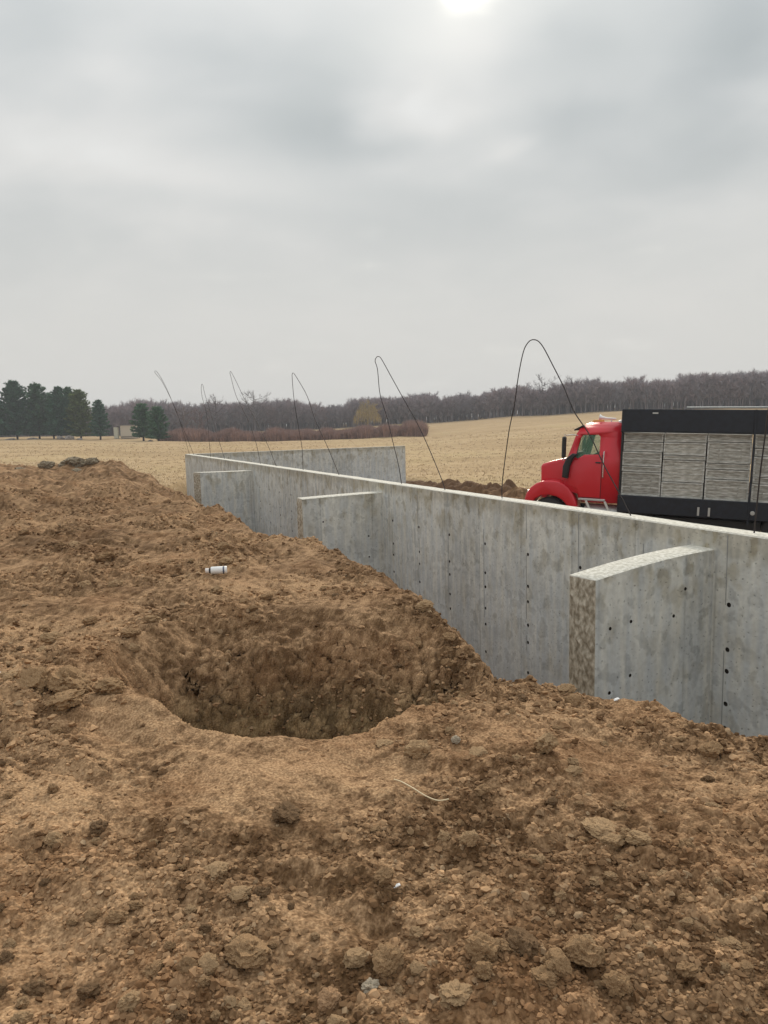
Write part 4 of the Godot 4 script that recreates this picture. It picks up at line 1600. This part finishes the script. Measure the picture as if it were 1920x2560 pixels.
func build_trees() -> void:
	# evergreens at the left, each with its own height
	var ever := [
		# bearing, distance, height, width, label
		[-0.545, 180.0, 12.2, 8.5, "dark evergreen cut off by the left edge of the photo"],
		[-0.510, 182.0, 13.6, 10.5, "tallest dark evergreen, with a broad rounded top, near the left edge"],
		[-0.479, 185.0, 13.2, 9.5, "second tallest evergreen, with a blunt dark top, right of the tallest"],
		[-0.459, 189.0, 11.0, 5.5, "low shouldered evergreen squeezed between two taller ones"],
		[-0.449, 180.0, 12.1, 6.6, "square topped evergreen in the middle of the left clump"],
		[-0.435, 187.0, 12.4, 6.0, "slender pointed evergreen second from the right of the left clump"],
		[-0.421, 181.0, 11.5, 7.4, "yellowish green tipped evergreen closing the left clump on its right"],
		[-0.394, 178.0, 8.8, 5.0, "small narrow evergreen standing alone left of the pale shed"],
		[-0.334, 166.0, 7.8, 6.0, "left of the two small round evergreens right of the pale shed"],
		[-0.313, 160.0, 7.0, 5.6, "right of the two small round evergreens, with its trunk showing below"]]
	for k in ever.size():
		var e: Array = ever[k]
		var at := put(e[0], e[1])
		var t := thing("evergreen_tree", e[4], "evergreen tree", Transform3D(Basis.IDENTITY, at), "evergreens at the left of the field")
		var dark := Color(0.075, 0.165, 0.085)
		if k == 6:
			dark = Color(0.13, 0.18, 0.055)
		elif k % 3 == 1:
			dark = Color(0.058, 0.140, 0.085)
		var m := pine_mesh(e[2], e[3] * (1.12 if k < 7 else 1.0), 700 + k, dark)
		var c := part("crown", m, M.needle, t)
		c.position.y = 0.9 if k < 8 else 0.7
		var tb := MB.new()
		tb.col = Color(0.07, 0.05, 0.04)
		tb.tube([Vector3(0, -0.6, 0), Vector3(0.05, e[2] * 0.4, 0), Vector3(0, e[2] * 0.9, 0)], [0.26, 0.18, 0.05], 8)
		part("trunk", tb.mesh(), M.bark, t)
	# the wood: bare trees that read as one grey mass
	var variants := []
	for k in 4:
		variants.append(bare_tree(11.0, 800 + k, 1.0, 0.055, Color(0.19, 0.165, 0.168), Color(0.29, 0.245, 0.262)))
	var groups := [[], [], [], []]
	var tints := [[], [], [], []]
	for k in 5200:
		var u := rng.randf_range(-0.66, 0.72)
		var front := table([-0.7, -0.45, -0.35, -0.1, 0.06, 0.2, 0.35, 0.7], [300.0, 285.0, 280.0, 275.0, 262.0, 256.0, 250.0, 250.0], u)
		var depth := front + 75.0 * pow(rng.randf(), 1.4)
		var z := depth / sqrt(1.0 + u * u)
		var x := u * z
		var tall := table([-0.7, -0.36, -0.33, -0.2, -0.1, 0.06, 0.2, 0.35, 0.7], [10.5, 11.5, 13.2, 11.8, 10.6, 9.9, 9.6, 10.1, 10.9], u)
		tall += n_mask.get_noise_2d(u * 22.0, 0.0) * 2.6 + n_mask.get_noise_2d(u * 90.0, 3.0) * 1.8
		var sc := tall / 11.0 * rng.randf_range(0.78, 1.06)
		var wid := sc * rng.randf_range(0.8, 1.1)
		var v := k % 4
		groups[v].append(Transform3D(Basis(Vector3.UP, rng.randf() * TAU).scaled(Vector3(wid, sc, wid)), Vector3(x, field_y(x, -z) - 0.3, -z)))
		var b := rng.randf_range(0.75, 1.15)
		var warm := rng.randf_range(-0.08, 0.12)
		tints[v].append(Color(b * (1.0 + warm), b, b * (1.0 - warm * 0.3)))
	for v in 4:
		scatter("woods", variants[v], M.bark, groups[v], tints[v], "wood of bare grey trees along the far side of the field", "woods")
	# the scrub strip before the wood
	var sb := MB.new()
	var rr := RandomNumberGenerator.new()
	rr.seed = 66
	for k in 90:
		var a := rr.randf() * TAU
		var o := Vector3(cos(a), 0, sin(a))
		var h := rr.randf_range(0.9, 2.3)
		var p := o * rr.randf_range(0.0, 0.9)
		var q := p + o * rr.randf_range(0.1, 0.5) + Vector3(0, h, 0)
		var sd := Vector3(-o.z, 0, o.x) * rr.randf_range(0.02, 0.05)
		var t := rr.randf_range(0.7, 1.3)
		sb.col = Color(0.27 * t, 0.178 * t, 0.145 * t)
		sb.tri(p - sd, p + sd, q)
		var m := p.lerp(q, 0.5)
		sb.tri(m - sd, m + sd, m + (q - p) * 0.4 + Vector3(rr.randf_range(-0.4, 0.4), 0, rr.randf_range(-0.4, 0.4)))
	var sp := []
	var st := []
	for k in 3600:
		var u := rng.randf_range(-0.31, 0.058)
		var z := 146.0 + 44.0 * rng.randf()
		z += 20.0 * smoothstep(-0.25, -0.31, u)
		u = minf(u, 0.062 - (z - 146.0) * 0.0002)
		var at := put(u, z)
		var sc := (0.55 + 0.75 * pow(rng.randf(), 1.6)) * (0.95 + 0.75 * n_mask.get_noise_2d(u * 40.0, 5.0))
		sp.append(Transform3D(Basis(Vector3.UP, rng.randf() * TAU).scaled(Vector3(sc * 1.1, sc, sc * 1.1)), at + Vector3(0, -0.05, 0)))
		var b := rng.randf_range(0.8, 1.2)
		st.append(Color(b * 1.05, b, b))
	scatter("scrub", sb.mesh(), M.bark, sp, st, "strip of reddish brown scrub between the field and the wood", "scrub")
	# single trees that can be told apart
	var single := [
		[-0.02, 232.0, 9.2, "pale yellowish willow standing before the grey wood", Color(0.24, 0.19, 0.09), Color(0.34, 0.265, 0.12), 1.35, "willow"],
		[0.226, 250.0, 14.0, "bare tree standing taller than the wood, behind the tallest bent bar", Color(0.06, 0.05, 0.05), Color(0.085, 0.07, 0.072), 1.25, "tree"],
		[-0.178, 262.0, 16.0, "bare tree with a wide thin crown rising above the wood between the bent bars", Color(0.10, 0.085, 0.085), Color(0.13, 0.11, 0.112), 1.3, "tree"],
		[-0.232, 258.0, 14.0, "bare tree above the wood beside the narrow leaning bar", Color(0.08, 0.065, 0.065), Color(0.11, 0.09, 0.09), 1.0, "tree"],
		[-0.275, 200.0, 9.0, "low bare tree with pale trunk right of the small round evergreens", Color(0.15, 0.115, 0.10), Color(0.18, 0.135, 0.12), 1.1, "tree"],
		[-0.256, 205.0, 8.4, "bare reddish tree second from the small round evergreens", Color(0.14, 0.10, 0.09), Color(0.18, 0.12, 0.115), 1.2, "tree"],
		[0.265, 247.0, 12.8, "bare tree rising just above the wood over the red cab's left side", Color(0.06, 0.05, 0.05), Color(0.085, 0.07, 0.072), 1.1, "tree"]]
	for k in single.size():
		var e: Array = single[k]
		var at := put(e[0], e[1])
		var t := thing("willow_tree" if e[7] == "willow" else "bare_tree", e[3], "tree", Transform3D(Basis.IDENTITY, at))
		var full := bare_tree(e[2], 900 + k, e[6], 0.06 if k == 0 else 0.04, e[4], e[5])
		part("crown", full, M.bark, t)
		if k == 0:
			# hanging yellow twigs
			var wb := MB.new()
			var r2 := RandomNumberGenerator.new()
			r2.seed = 99
			for q in 900:
				var a := r2.randf() * TAU
				var rad: float = 4.6 * sqrt(r2.randf())
				var yy: float = 8.6 * sqrt(maxf(0.0, 1.0 - pow(rad / 5.0, 2.0))) * r2.randf_range(0.55, 1.0)
				var p := Vector3(cos(a) * rad, yy, sin(a) * rad)
				var d := Vector3(r2.randf_range(-0.3, 0.3), -r2.randf_range(0.8, 1.9), r2.randf_range(-0.3, 0.3))
				var s := Vector3(r2.randf_range(-1, 1), 0, r2.randf_range(-1, 1)).normalized() * 0.06
				var b := r2.randf_range(0.7, 1.2)
				wb.col = Color(0.36 * b, 0.27 * b, 0.115 * b)
				wb.tri(p - s, p + s, p + d)
			part("hanging_twigs", wb.mesh(), M.bark, t)
		var tb := MB.new()
		tb.col = e[4]
		tb.tube([Vector3(0, -0.6, 0), Vector3(0.05, e[2] * 0.2, 0.05), Vector3(0, e[2] * 0.42, 0)], [0.36, 0.27, 0.2], 7)
		part("trunk", tb.mesh(), M.bark, t)


# ================================================================= clods and stones
func lump(sd: int, sub: int, rough: float, flat: float) -> ArrayMesh:
	# an uneven lump of radius about 1, from a subdivided octahedron
	var f := noise(sd, 0.9, 4)
	var g := noise(sd + 50, 1.0, 1, FastNoiseLite.TYPE_CELLULAR)
	var r := RandomNumberGenerator.new()
	r.seed = sd
	var cuts := []
	for k in 7:
		cuts.append([Vector3(r.randf_range(-1, 1), r.randf_range(-1, 1), r.randf_range(-1, 1)).normalized(), r.randf_range(0.62, 0.95)])
	var tris := []
	for sx in [1, -1]:
		for sy in [1, -1]:
			for sz in [1, -1]:
				var a := Vector3(sx, 0, 0)
				var b := Vector3(0, sy, 0)
				var c := Vector3(0, 0, sz)
				tris.append([a, b, c] if sx * sy * sz > 0 else [a, c, b])
	for k in sub:
		var nx := []
		for t in tris:
			var ab: Vector3 = (t[0] + t[1]).normalized()
			var bc: Vector3 = (t[1] + t[2]).normalized()
			var ca: Vector3 = (t[2] + t[0]).normalized()
			nx.append([t[0], ab, ca]); nx.append([ab, t[1], bc]); nx.append([ca, bc, t[2]]); nx.append([ab, bc, ca])
		tris = nx
	var mb := MB.new()
	for t in tris:
		var p := []
		for q in t:
			var d: Vector3 = q
			var rad := 1.0 + f.get_noise_3dv(d * 1.2) * rough + f.get_noise_3dv(d * 4.5) * rough * 0.35
			rad += g.get_noise_3dv(d * 2.4) * rough * 0.3 + f.get_noise_3dv(d * 11.0) * rough * 0.16
			for c in cuts:
				var e: float = d.dot(c[0])
				if e > 0.01:
					rad = minf(rad, c[1] / e + 0.02)
			rad += f.get_noise_3dv(d * 3.0 + Vector3(9, 9, 9)) * rough * 0.26 + f.get_noise_3dv(d * 9.0) * rough * 0.12
			p.append(Vector3(d.x * rad, d.y * rad * flat, d.z * rad))
		mb.tri(p[0], p[1], p[2])
	mb.smooth(38.0)
	return mb.mesh()


func settle(x: float, z: float) -> Vector3:
	return Vector3(x, dirt_y(x, z), z)


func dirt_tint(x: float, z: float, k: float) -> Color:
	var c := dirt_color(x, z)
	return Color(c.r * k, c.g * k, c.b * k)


func tinted(m: ArrayMesh, c: Color) -> ArrayMesh:
	var a := m.surface_get_arrays(0)
	var n: int = a[Mesh.ARRAY_VERTEX].size()
	var cols := PackedColorArray()
	cols.resize(n)
	cols.fill(c)
	a[Mesh.ARRAY_COLOR] = cols
	var o := ArrayMesh.new()
	o.add_surface_from_arrays(Mesh.PRIMITIVE_TRIANGLES, a)
	return o


func build_clods() -> void:
	var kinds := []
	for k in 6:
		kinds.append(lump(300 + k, 4, 0.5, 0.72))
	# loose soil: uncountable crumbs
	var crumbs := []
	var small := []
	for k in 4:
		small.append(lump(330 + k, 1, 0.8, 0.7))
		crumbs.append([[], []])
	for k in 85000:
		var ang := rng.randf_range(-0.66, 0.66)
		var r := 1.3 * pow(17.0, pow(rng.randf(), 1.25))
		var x := sin(ang) * r
		var z := -cos(ang) * r
		var p := Vector3(x, 0, z) - WALL_AT
		if p.dot(WALL_OUT) < 0.5:
			continue
		var m := n_mask.get_noise_2d(x, z)
		if rng.randf() > clampf(0.55 + m * 2.6, 0.05, 1.0) * (1.0 - 0.85 * calm_patch(x, z)):
			continue
		if cut_depth(x, z) > 0.25 and rng.randf() < 0.25:
			continue
		var sc := (0.0028 + 0.0085 * pow(rng.randf(), 4.0) + 0.0032 * rng.randf()) * (0.75 + 0.30 * r)
		sc = minf(sc, 0.03)
		var b := Basis.from_euler(Vector3(rng.randf() * 0.6, rng.randf() * TAU, rng.randf() * 0.6)).scaled(Vector3(sc * rng.randf_range(0.8, 1.4), sc, sc * rng.randf_range(0.8, 1.3)))
		var v := k % 4
		crumbs[v][0].append(Transform3D(b, Vector3(x, dirt_y(x, z) + sc * 0.2, z)))
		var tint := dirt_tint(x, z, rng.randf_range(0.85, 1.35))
		if rng.randf() < 0.07:
			tint = tint.lerp(Color(0.60, 0.44, 0.28), rng.randf_range(0.3, 0.9))
		crumbs[v][1].append(tint)
	for v in 4:
		scatter("soil_crumbs", small[v], M.crumb, crumbs[v][0], crumbs[v][1], "small crumbs of brown soil strewn over the excavated ground", "soil")
	# clods that can be picked out one by one: [x, z, half size, flatness, tint or 0, label]
	var own := [
		[0.25, -1.86, 0.052, 0.9, 0, "largest round brown clod at the bottom edge, left of the grey one", "dirt clod"],
		[0.36, -1.90, 0.056, 0.85, 2, "dark grey brown clod between two large brown ones at the bottom", "dirt clod"],
		[0.54, -1.87, 0.062, 0.7, 0, "wide brown clod right of the dark grey one near the bottom", "dirt clod"],
		[0.45, -1.80, 0.042, 0.9, 0, "brown clod tucked in front of the wide clod at the bottom", "dirt clod"],
		[-0.02, -1.86, 0.048, 0.8, 0, "brown clod with a dark hollow on its right side, bottom middle", "dirt clod"],
		[0.16, -1.73, 0.044, 0.45, 1, "flat pale tan slab of soil at the bottom edge", "dirt clod"],
		[0.60, -1.76, 0.038, 0.9, 0, "round clod lowest in the bottom right cluster", "dirt clod"],
		[0.24, -1.77, 0.028, 1.0, 0, "small upright clod below the largest round one", "dirt clod"],
		[-0.44, -1.93, 0.075, 0.5, 0, "broad flat topped clod with a dark front face, lower left", "dirt clod"],
		[-0.53, -1.84, 0.034, 0.8, 1, "pale tan clod in front of the broad flat topped one", "dirt clod"],
		[-0.18, -1.75, 0.034, 0.75, 3, "orange tan stone at the bottom edge left of the whitish stone", "stone"],
		[-0.07, -1.79, 0.026, 0.8, 4, "whitish grey stone at the bottom edge, below the middle", "stone"],
		[0.13, -3.20, 0.062, 0.75, 1, "angular tan clod casting a dark side, just below the pit", "dirt clod"],
		[0.72, -3.12, 0.055, 1.0, 1, "egg shaped upright tan stone right of the pit", "stone"],
		[0.42, -3.18, 0.050, 0.35, 1, "flat tan plate of clay leaning between two stones below the pit", "clay slab"],
		[-0.03, -3.34, 0.050, 0.5, 1, "low pale clod on the near lip of the pit", "dirt clod"],
		[0.32, -3.27, 0.024, 0.9, 4, "small whitish pebble above the clay plate", "stone"],
		[0.82, -3.02, 0.028, 0.8, 1, "small tan stone beside the egg shaped stone", "stone"],
		[0.58, -3.08, 0.026, 0.8, 1, "small pale stone left of the egg shaped stone", "stone"],
		[-2.02, -3.92, 0.10, 0.8, 0, "large grey brown clod in the left cluster by the pit", "dirt clod"],
		[-1.84, -3.95, 0.13, 0.7, 0, "biggest clod of the left cluster, nearest the pit", "dirt clod"],
		[-1.77, -3.74, 0.10, 0.6, 0, "low clod at the front of the left cluster", "dirt clod"],
		[-1.60, -3.95, 0.085, 0.7, 0, "clod at the right end of the left cluster, on the pit's corner", "dirt clod"],
		[-2.22, -3.98, 0.07, 0.7, 1, "pale clod at the left end of the left cluster", "dirt clod"],
		[0.28, -2.42, 0.036, 0.8, 1, "pale clod lying alone in the middle of the foreground", "dirt clod"],
		[0.80, -2.55, 0.075, 0.35, 1, "low pale sandy lump right of the middle foreground", "dirt clod"],
		[-0.42, -2.66, 0.06, 0.6, 2, "dark clod with crumbs beside it, left of the curved straw", "dirt clod"],
		[-0.62, -2.32, 0.045, 0.6, 1, "pale half buried clod at the left of the foreground", "dirt clod"]]
	var tones := [Color(0.46, 0.305, 0.172), Color(0.56, 0.385, 0.225), Color(0.27, 0.175, 0.10), Color(0.56, 0.36, 0.21), Color(0.65, 0.57, 0.45)]
	var tinted_kinds := []
	for tc in 5:
		var row := []
		for k in 6:
			var m := tinted(kinds[k], tones[tc])
			m.surface_set_material(0, M.clod)
			row.append(m)
		tinted_kinds.append(row)
	for k in own.size():
		var c: Array = own[k]
		var o := MeshInstance3D.new()
		o.name = numbered("stone" if c[6] == "stone" else ("clay_slab" if c[6] == "clay slab" else "dirt_clod"))
		o.mesh = tinted_kinds[c[4]][k % 6]
		var sc: float = c[2]
		o.transform = Transform3D(Basis.from_euler(Vector3(rng.randf_range(-0.3, 0.3), rng.randf() * TAU, rng.randf_range(-0.3, 0.3))).scaled(Vector3(sc, sc * c[3] * 1.25, sc)), settle(c[0], c[1]) + Vector3(0, sc * c[3] * 0.55, 0))
		tag(o, c[5], c[6])
		add_child(o)
	var placed := 0
	while placed < 270:
		var ang := rng.randf_range(-0.60, 0.60)
		var r := 1.65 * pow(8.0, pow(rng.randf(), 1.2))
		var x := sin(ang) * r
		var z := -cos(ang) * r
		var p := Vector3(x, 0, z) - WALL_AT
		if p.dot(WALL_OUT) < 2.7 or pit(x, z) > 0.5:
			continue
		if n_mask.get_noise_2d(x, z) < rng.randf_range(-0.35, 0.15):
			continue
		placed += 1
		var sc := (0.010 + 0.016 * pow(rng.randf(), 2.2)) * (0.65 + 0.34 * r)
		var o := MeshInstance3D.new()
		o.name = numbered("dirt_clod")
		o.mesh = tinted_kinds[rng.randi() % 2 if rng.randf() < 0.9 else 2][placed % 6]
		o.transform = Transform3D(Basis.from_euler(Vector3(rng.randf_range(-0.4, 0.4), rng.randf() * TAU, rng.randf_range(-0.4, 0.4))).scaled(Vector3(sc * rng.randf_range(0.85, 1.35), sc * rng.randf_range(0.7, 1.1), sc)), settle(x, z) + Vector3(0, sc * 0.3, 0))
		tag(o, "loose clod of brown soil lying on the rough excavated ground", "dirt clod", "loose clods on the excavated ground")
		add_child(o)


# ================================================================= small things
func build_small_things() -> void:
	# white spray can
	var at := settle(-1.80, -7.55)
	var dir := Vector3(0.985, 0.0, -0.17).normalized()
	var can := thing("spray_can", "white spray can lying on its side on the dirt beyond the pit", "can", Transform3D(Basis(dir, Vector3.UP, dir.cross(Vector3.UP)), at + Vector3(0, 0.045, 0)))
	var ax := Vector3(1, 0, 0)
	var cb := MB.new()
	cb.lathe(Vector3.ZERO, ax, [Vector2(0.0, -0.085), Vector2(0.036, -0.085), Vector2(0.041, -0.078), Vector2(0.041, 0.078), Vector2(0.038, 0.085), Vector2(0.0, 0.085)], 28)
	cb.smooth(35.0)
	part("can_body", cb.mesh(), M.white, can)
	var band := MB.new()
	band.lathe(Vector3.ZERO, ax, [Vector2(0.0412, 0.042), Vector2(0.0422, 0.043), Vector2(0.0422, 0.058), Vector2(0.0412, 0.059)], 28)
	band.smooth(35.0)
	part("label_band", band.mesh(), plain(0.10, 0.11, 0.16, 0.5), can)
	var sh := MB.new()
	sh.lathe(Vector3.ZERO, ax, [Vector2(0.0, -0.108), Vector2(0.018, -0.107), Vector2(0.026, -0.098), Vector2(0.036, -0.0855)], 24)
	sh.smooth(50.0)
	part("shoulder", sh.mesh(), plain(0.05, 0.045, 0.045, 0.5, 0.5), can)
	var cap := MB.new()
	cap.lathe(Vector3.ZERO, ax, [Vector2(0.0, -0.145), Vector2(0.026, -0.143), Vector2(0.029, -0.136), Vector2(0.029, -0.104)], 24)
	cap.smooth(35.0)
	part("cap", cap.mesh(), plain(0.72, 0.66, 0.62, 0.45), can)
	# curved straw
	var pts := []
	for q in [[0.015, -2.97], [0.045, -2.90], [0.09, -2.83], [0.14, -2.775], [0.19, -2.745], [0.235, -2.735]]:
		pts.append(settle(q[0], q[1]) + Vector3(0, 0.016, 0))
	var b0: Vector3 = pts[0]
	var cv := Curve3D.new()
	for i in pts.size():
		var t: Vector3 = (pts[mini(i + 1, pts.size() - 1)] - pts[maxi(i - 1, 0)]) * 0.16
		cv.add_point(pts[i] - b0, -t, t)
	cv.bake_interval = 0.012
	var stb := MB.new()
	stb.tube(Array(cv.get_baked_points()), [0.0030], 6)
	var so := part("straw", stb.mesh(), plain(0.62, 0.50, 0.32, 0.7))
	so.position = b0
	tag(so, "thin pale curved straw lying on the dirt below the pit", "straw")
	# scraps of white litter
	var scraps := [[-2.30, -4.05, 0.024, "small white scrap on the dirt at the left edge of the photo"], [1.33, -3.98, 0.018, "small white scrap on the dirt edge beside the front buttress"], [0.012, -2.235, 0.012, "thin white sliver on the dirt in the lower middle"]]
	for s in scraps:
		var mb := MB.new()
		var w: float = s[2]
		mb.loft([Vector2(-w, 0.0), Vector2(w * 0.2, -w * 0.3), Vector2(w, 0.1 * w), Vector2(w * 0.5, w * 0.35), Vector2(-w * 0.6, w * 0.3)], -w * 0.4, w * 0.4, w * 0.08)
		var o := part("litter_scrap", mb.mesh(), M.white)
		o.position = settle(s[0], s[1]) + Vector3(0, w * 0.4, 0)
		o.rotation = Vector3(0.3, 0.4, 0.2)
		tag(o, s[3], "litter")
	# pale rubble on the mound at the left
	var lumps := []
	for k in 3:
		var m := tinted(lump(500 + k, 4, 0.5, 0.5), Color(0.44, 0.38, 0.28))
		m.surface_set_material(0, M.clod)
		lumps.append(m)
	var rub := [[-12.6, -28.9, 0.46, "broad pale grey rock lying on top of the far left dirt mound"], [-13.5, -28.6, 0.30, "smaller pale rock at the left of the broad one on the mound"], [-11.7, -28.7, 0.26, "smaller pale rock at the right of the broad one on the mound"], [-13.9, -27.4, 0.22, "small pale rock lowest on the left mound, below the others"], [-12.0, -27.9, 0.20, "small pale rock just in front of the broad one on the mound"]]
	for k in rub.size():
		var c: Array = rub[k]
		var o := MeshInstance3D.new()
		o.name = numbered("rock")
		o.mesh = lumps[k % 3]
		var sc: float = c[2]
		o.transform = Transform3D(Basis(Vector3.UP, 0.4 + k * 1.3).scaled(Vector3(sc * 1.25, sc * 1.25, sc)), settle(c[0], c[1]) + Vector3(0, sc * 0.08, 0))
		tag(o, c[3], "rock")
		add_child(o)
	# the pale shed beyond the field
	var sa := put(-0.354, 205.0)
	var shed := thing("shed", "pale flat roofed shed between the evergreens across the field", "shed", Transform3D(Basis(Vector3.UP, 0.25), sa))
	var wb := MB.new()
	wb.box(Vector3(0.55, 1.9, 0), Vector3(5.2, 3.6, 4.0), 0.03)
	part("wall", wb.mesh(), plain(0.60, 0.53, 0.43, 0.8), shed)
	var wl := MB.new()
	wl.box(Vector3(-3.3, 1.7, 0.2), Vector3(1.1, 3.2, 3.2), 0.03)
	part("lean_to", wl.mesh(), plain(0.55, 0.54, 0.44, 0.8), shed)
	var rb := MB.new()
	rb.box(Vector3(0.3, 3.78, 0), Vector3(6.0, 0.16, 4.3), 0.03)
	part("roof", rb.mesh(), plain(0.30, 0.27, 0.25, 0.8), shed)
	var kb := MB.new()
	kb.box(Vector3(0.55, 0.55, 2.03), Vector3(5.22, 0.3, 0.06), 0.01)
	part("base_board", kb.mesh(), plain(0.20, 0.16, 0.11, 0.8), shed)
	# pale boulders along the foot of the evergreens
	var bl := [[-0.489, 176.0, 1.1, 0.55, "long low pale boulder at the foot of the tallest evergreens"], [-0.450, 174.0, 0.8, 1.0, "left of the two upright pale boulders under the evergreens"], [-0.437, 174.0, 1.0, 1.0, "right of the two upright pale boulders under the evergreens"], [-0.424, 175.0, 0.6, 0.7, "small pale boulder at the right end of the evergreen clump"], [-0.520, 176.0, 1.0, 0.4, "low pale boulder near the left edge under the evergreens"], [-0.325, 161.0, 0.5, 0.8, "small pale boulder between the two small round evergreens"]]
	for k in bl.size():
		var c: Array = bl[k]
		var o := MeshInstance3D.new()
		o.name = numbered("boulder")
		var m := tinted(lumps[k % 3], Color(0.46, 0.43, 0.40))
		m.surface_set_material(0, M.clod)
		o.mesh = m
		var sc: float = c[2]
		o.transform = Transform3D(Basis(Vector3.UP, k * 0.9).scaled(Vector3(sc * 1.4, sc * c[3] * 1.6, sc)), put(c[0], c[1]) + Vector3(0, sc * c[3] * 0.3, 0))
		tag(o, c[4], "boulder")
		add_child(o)
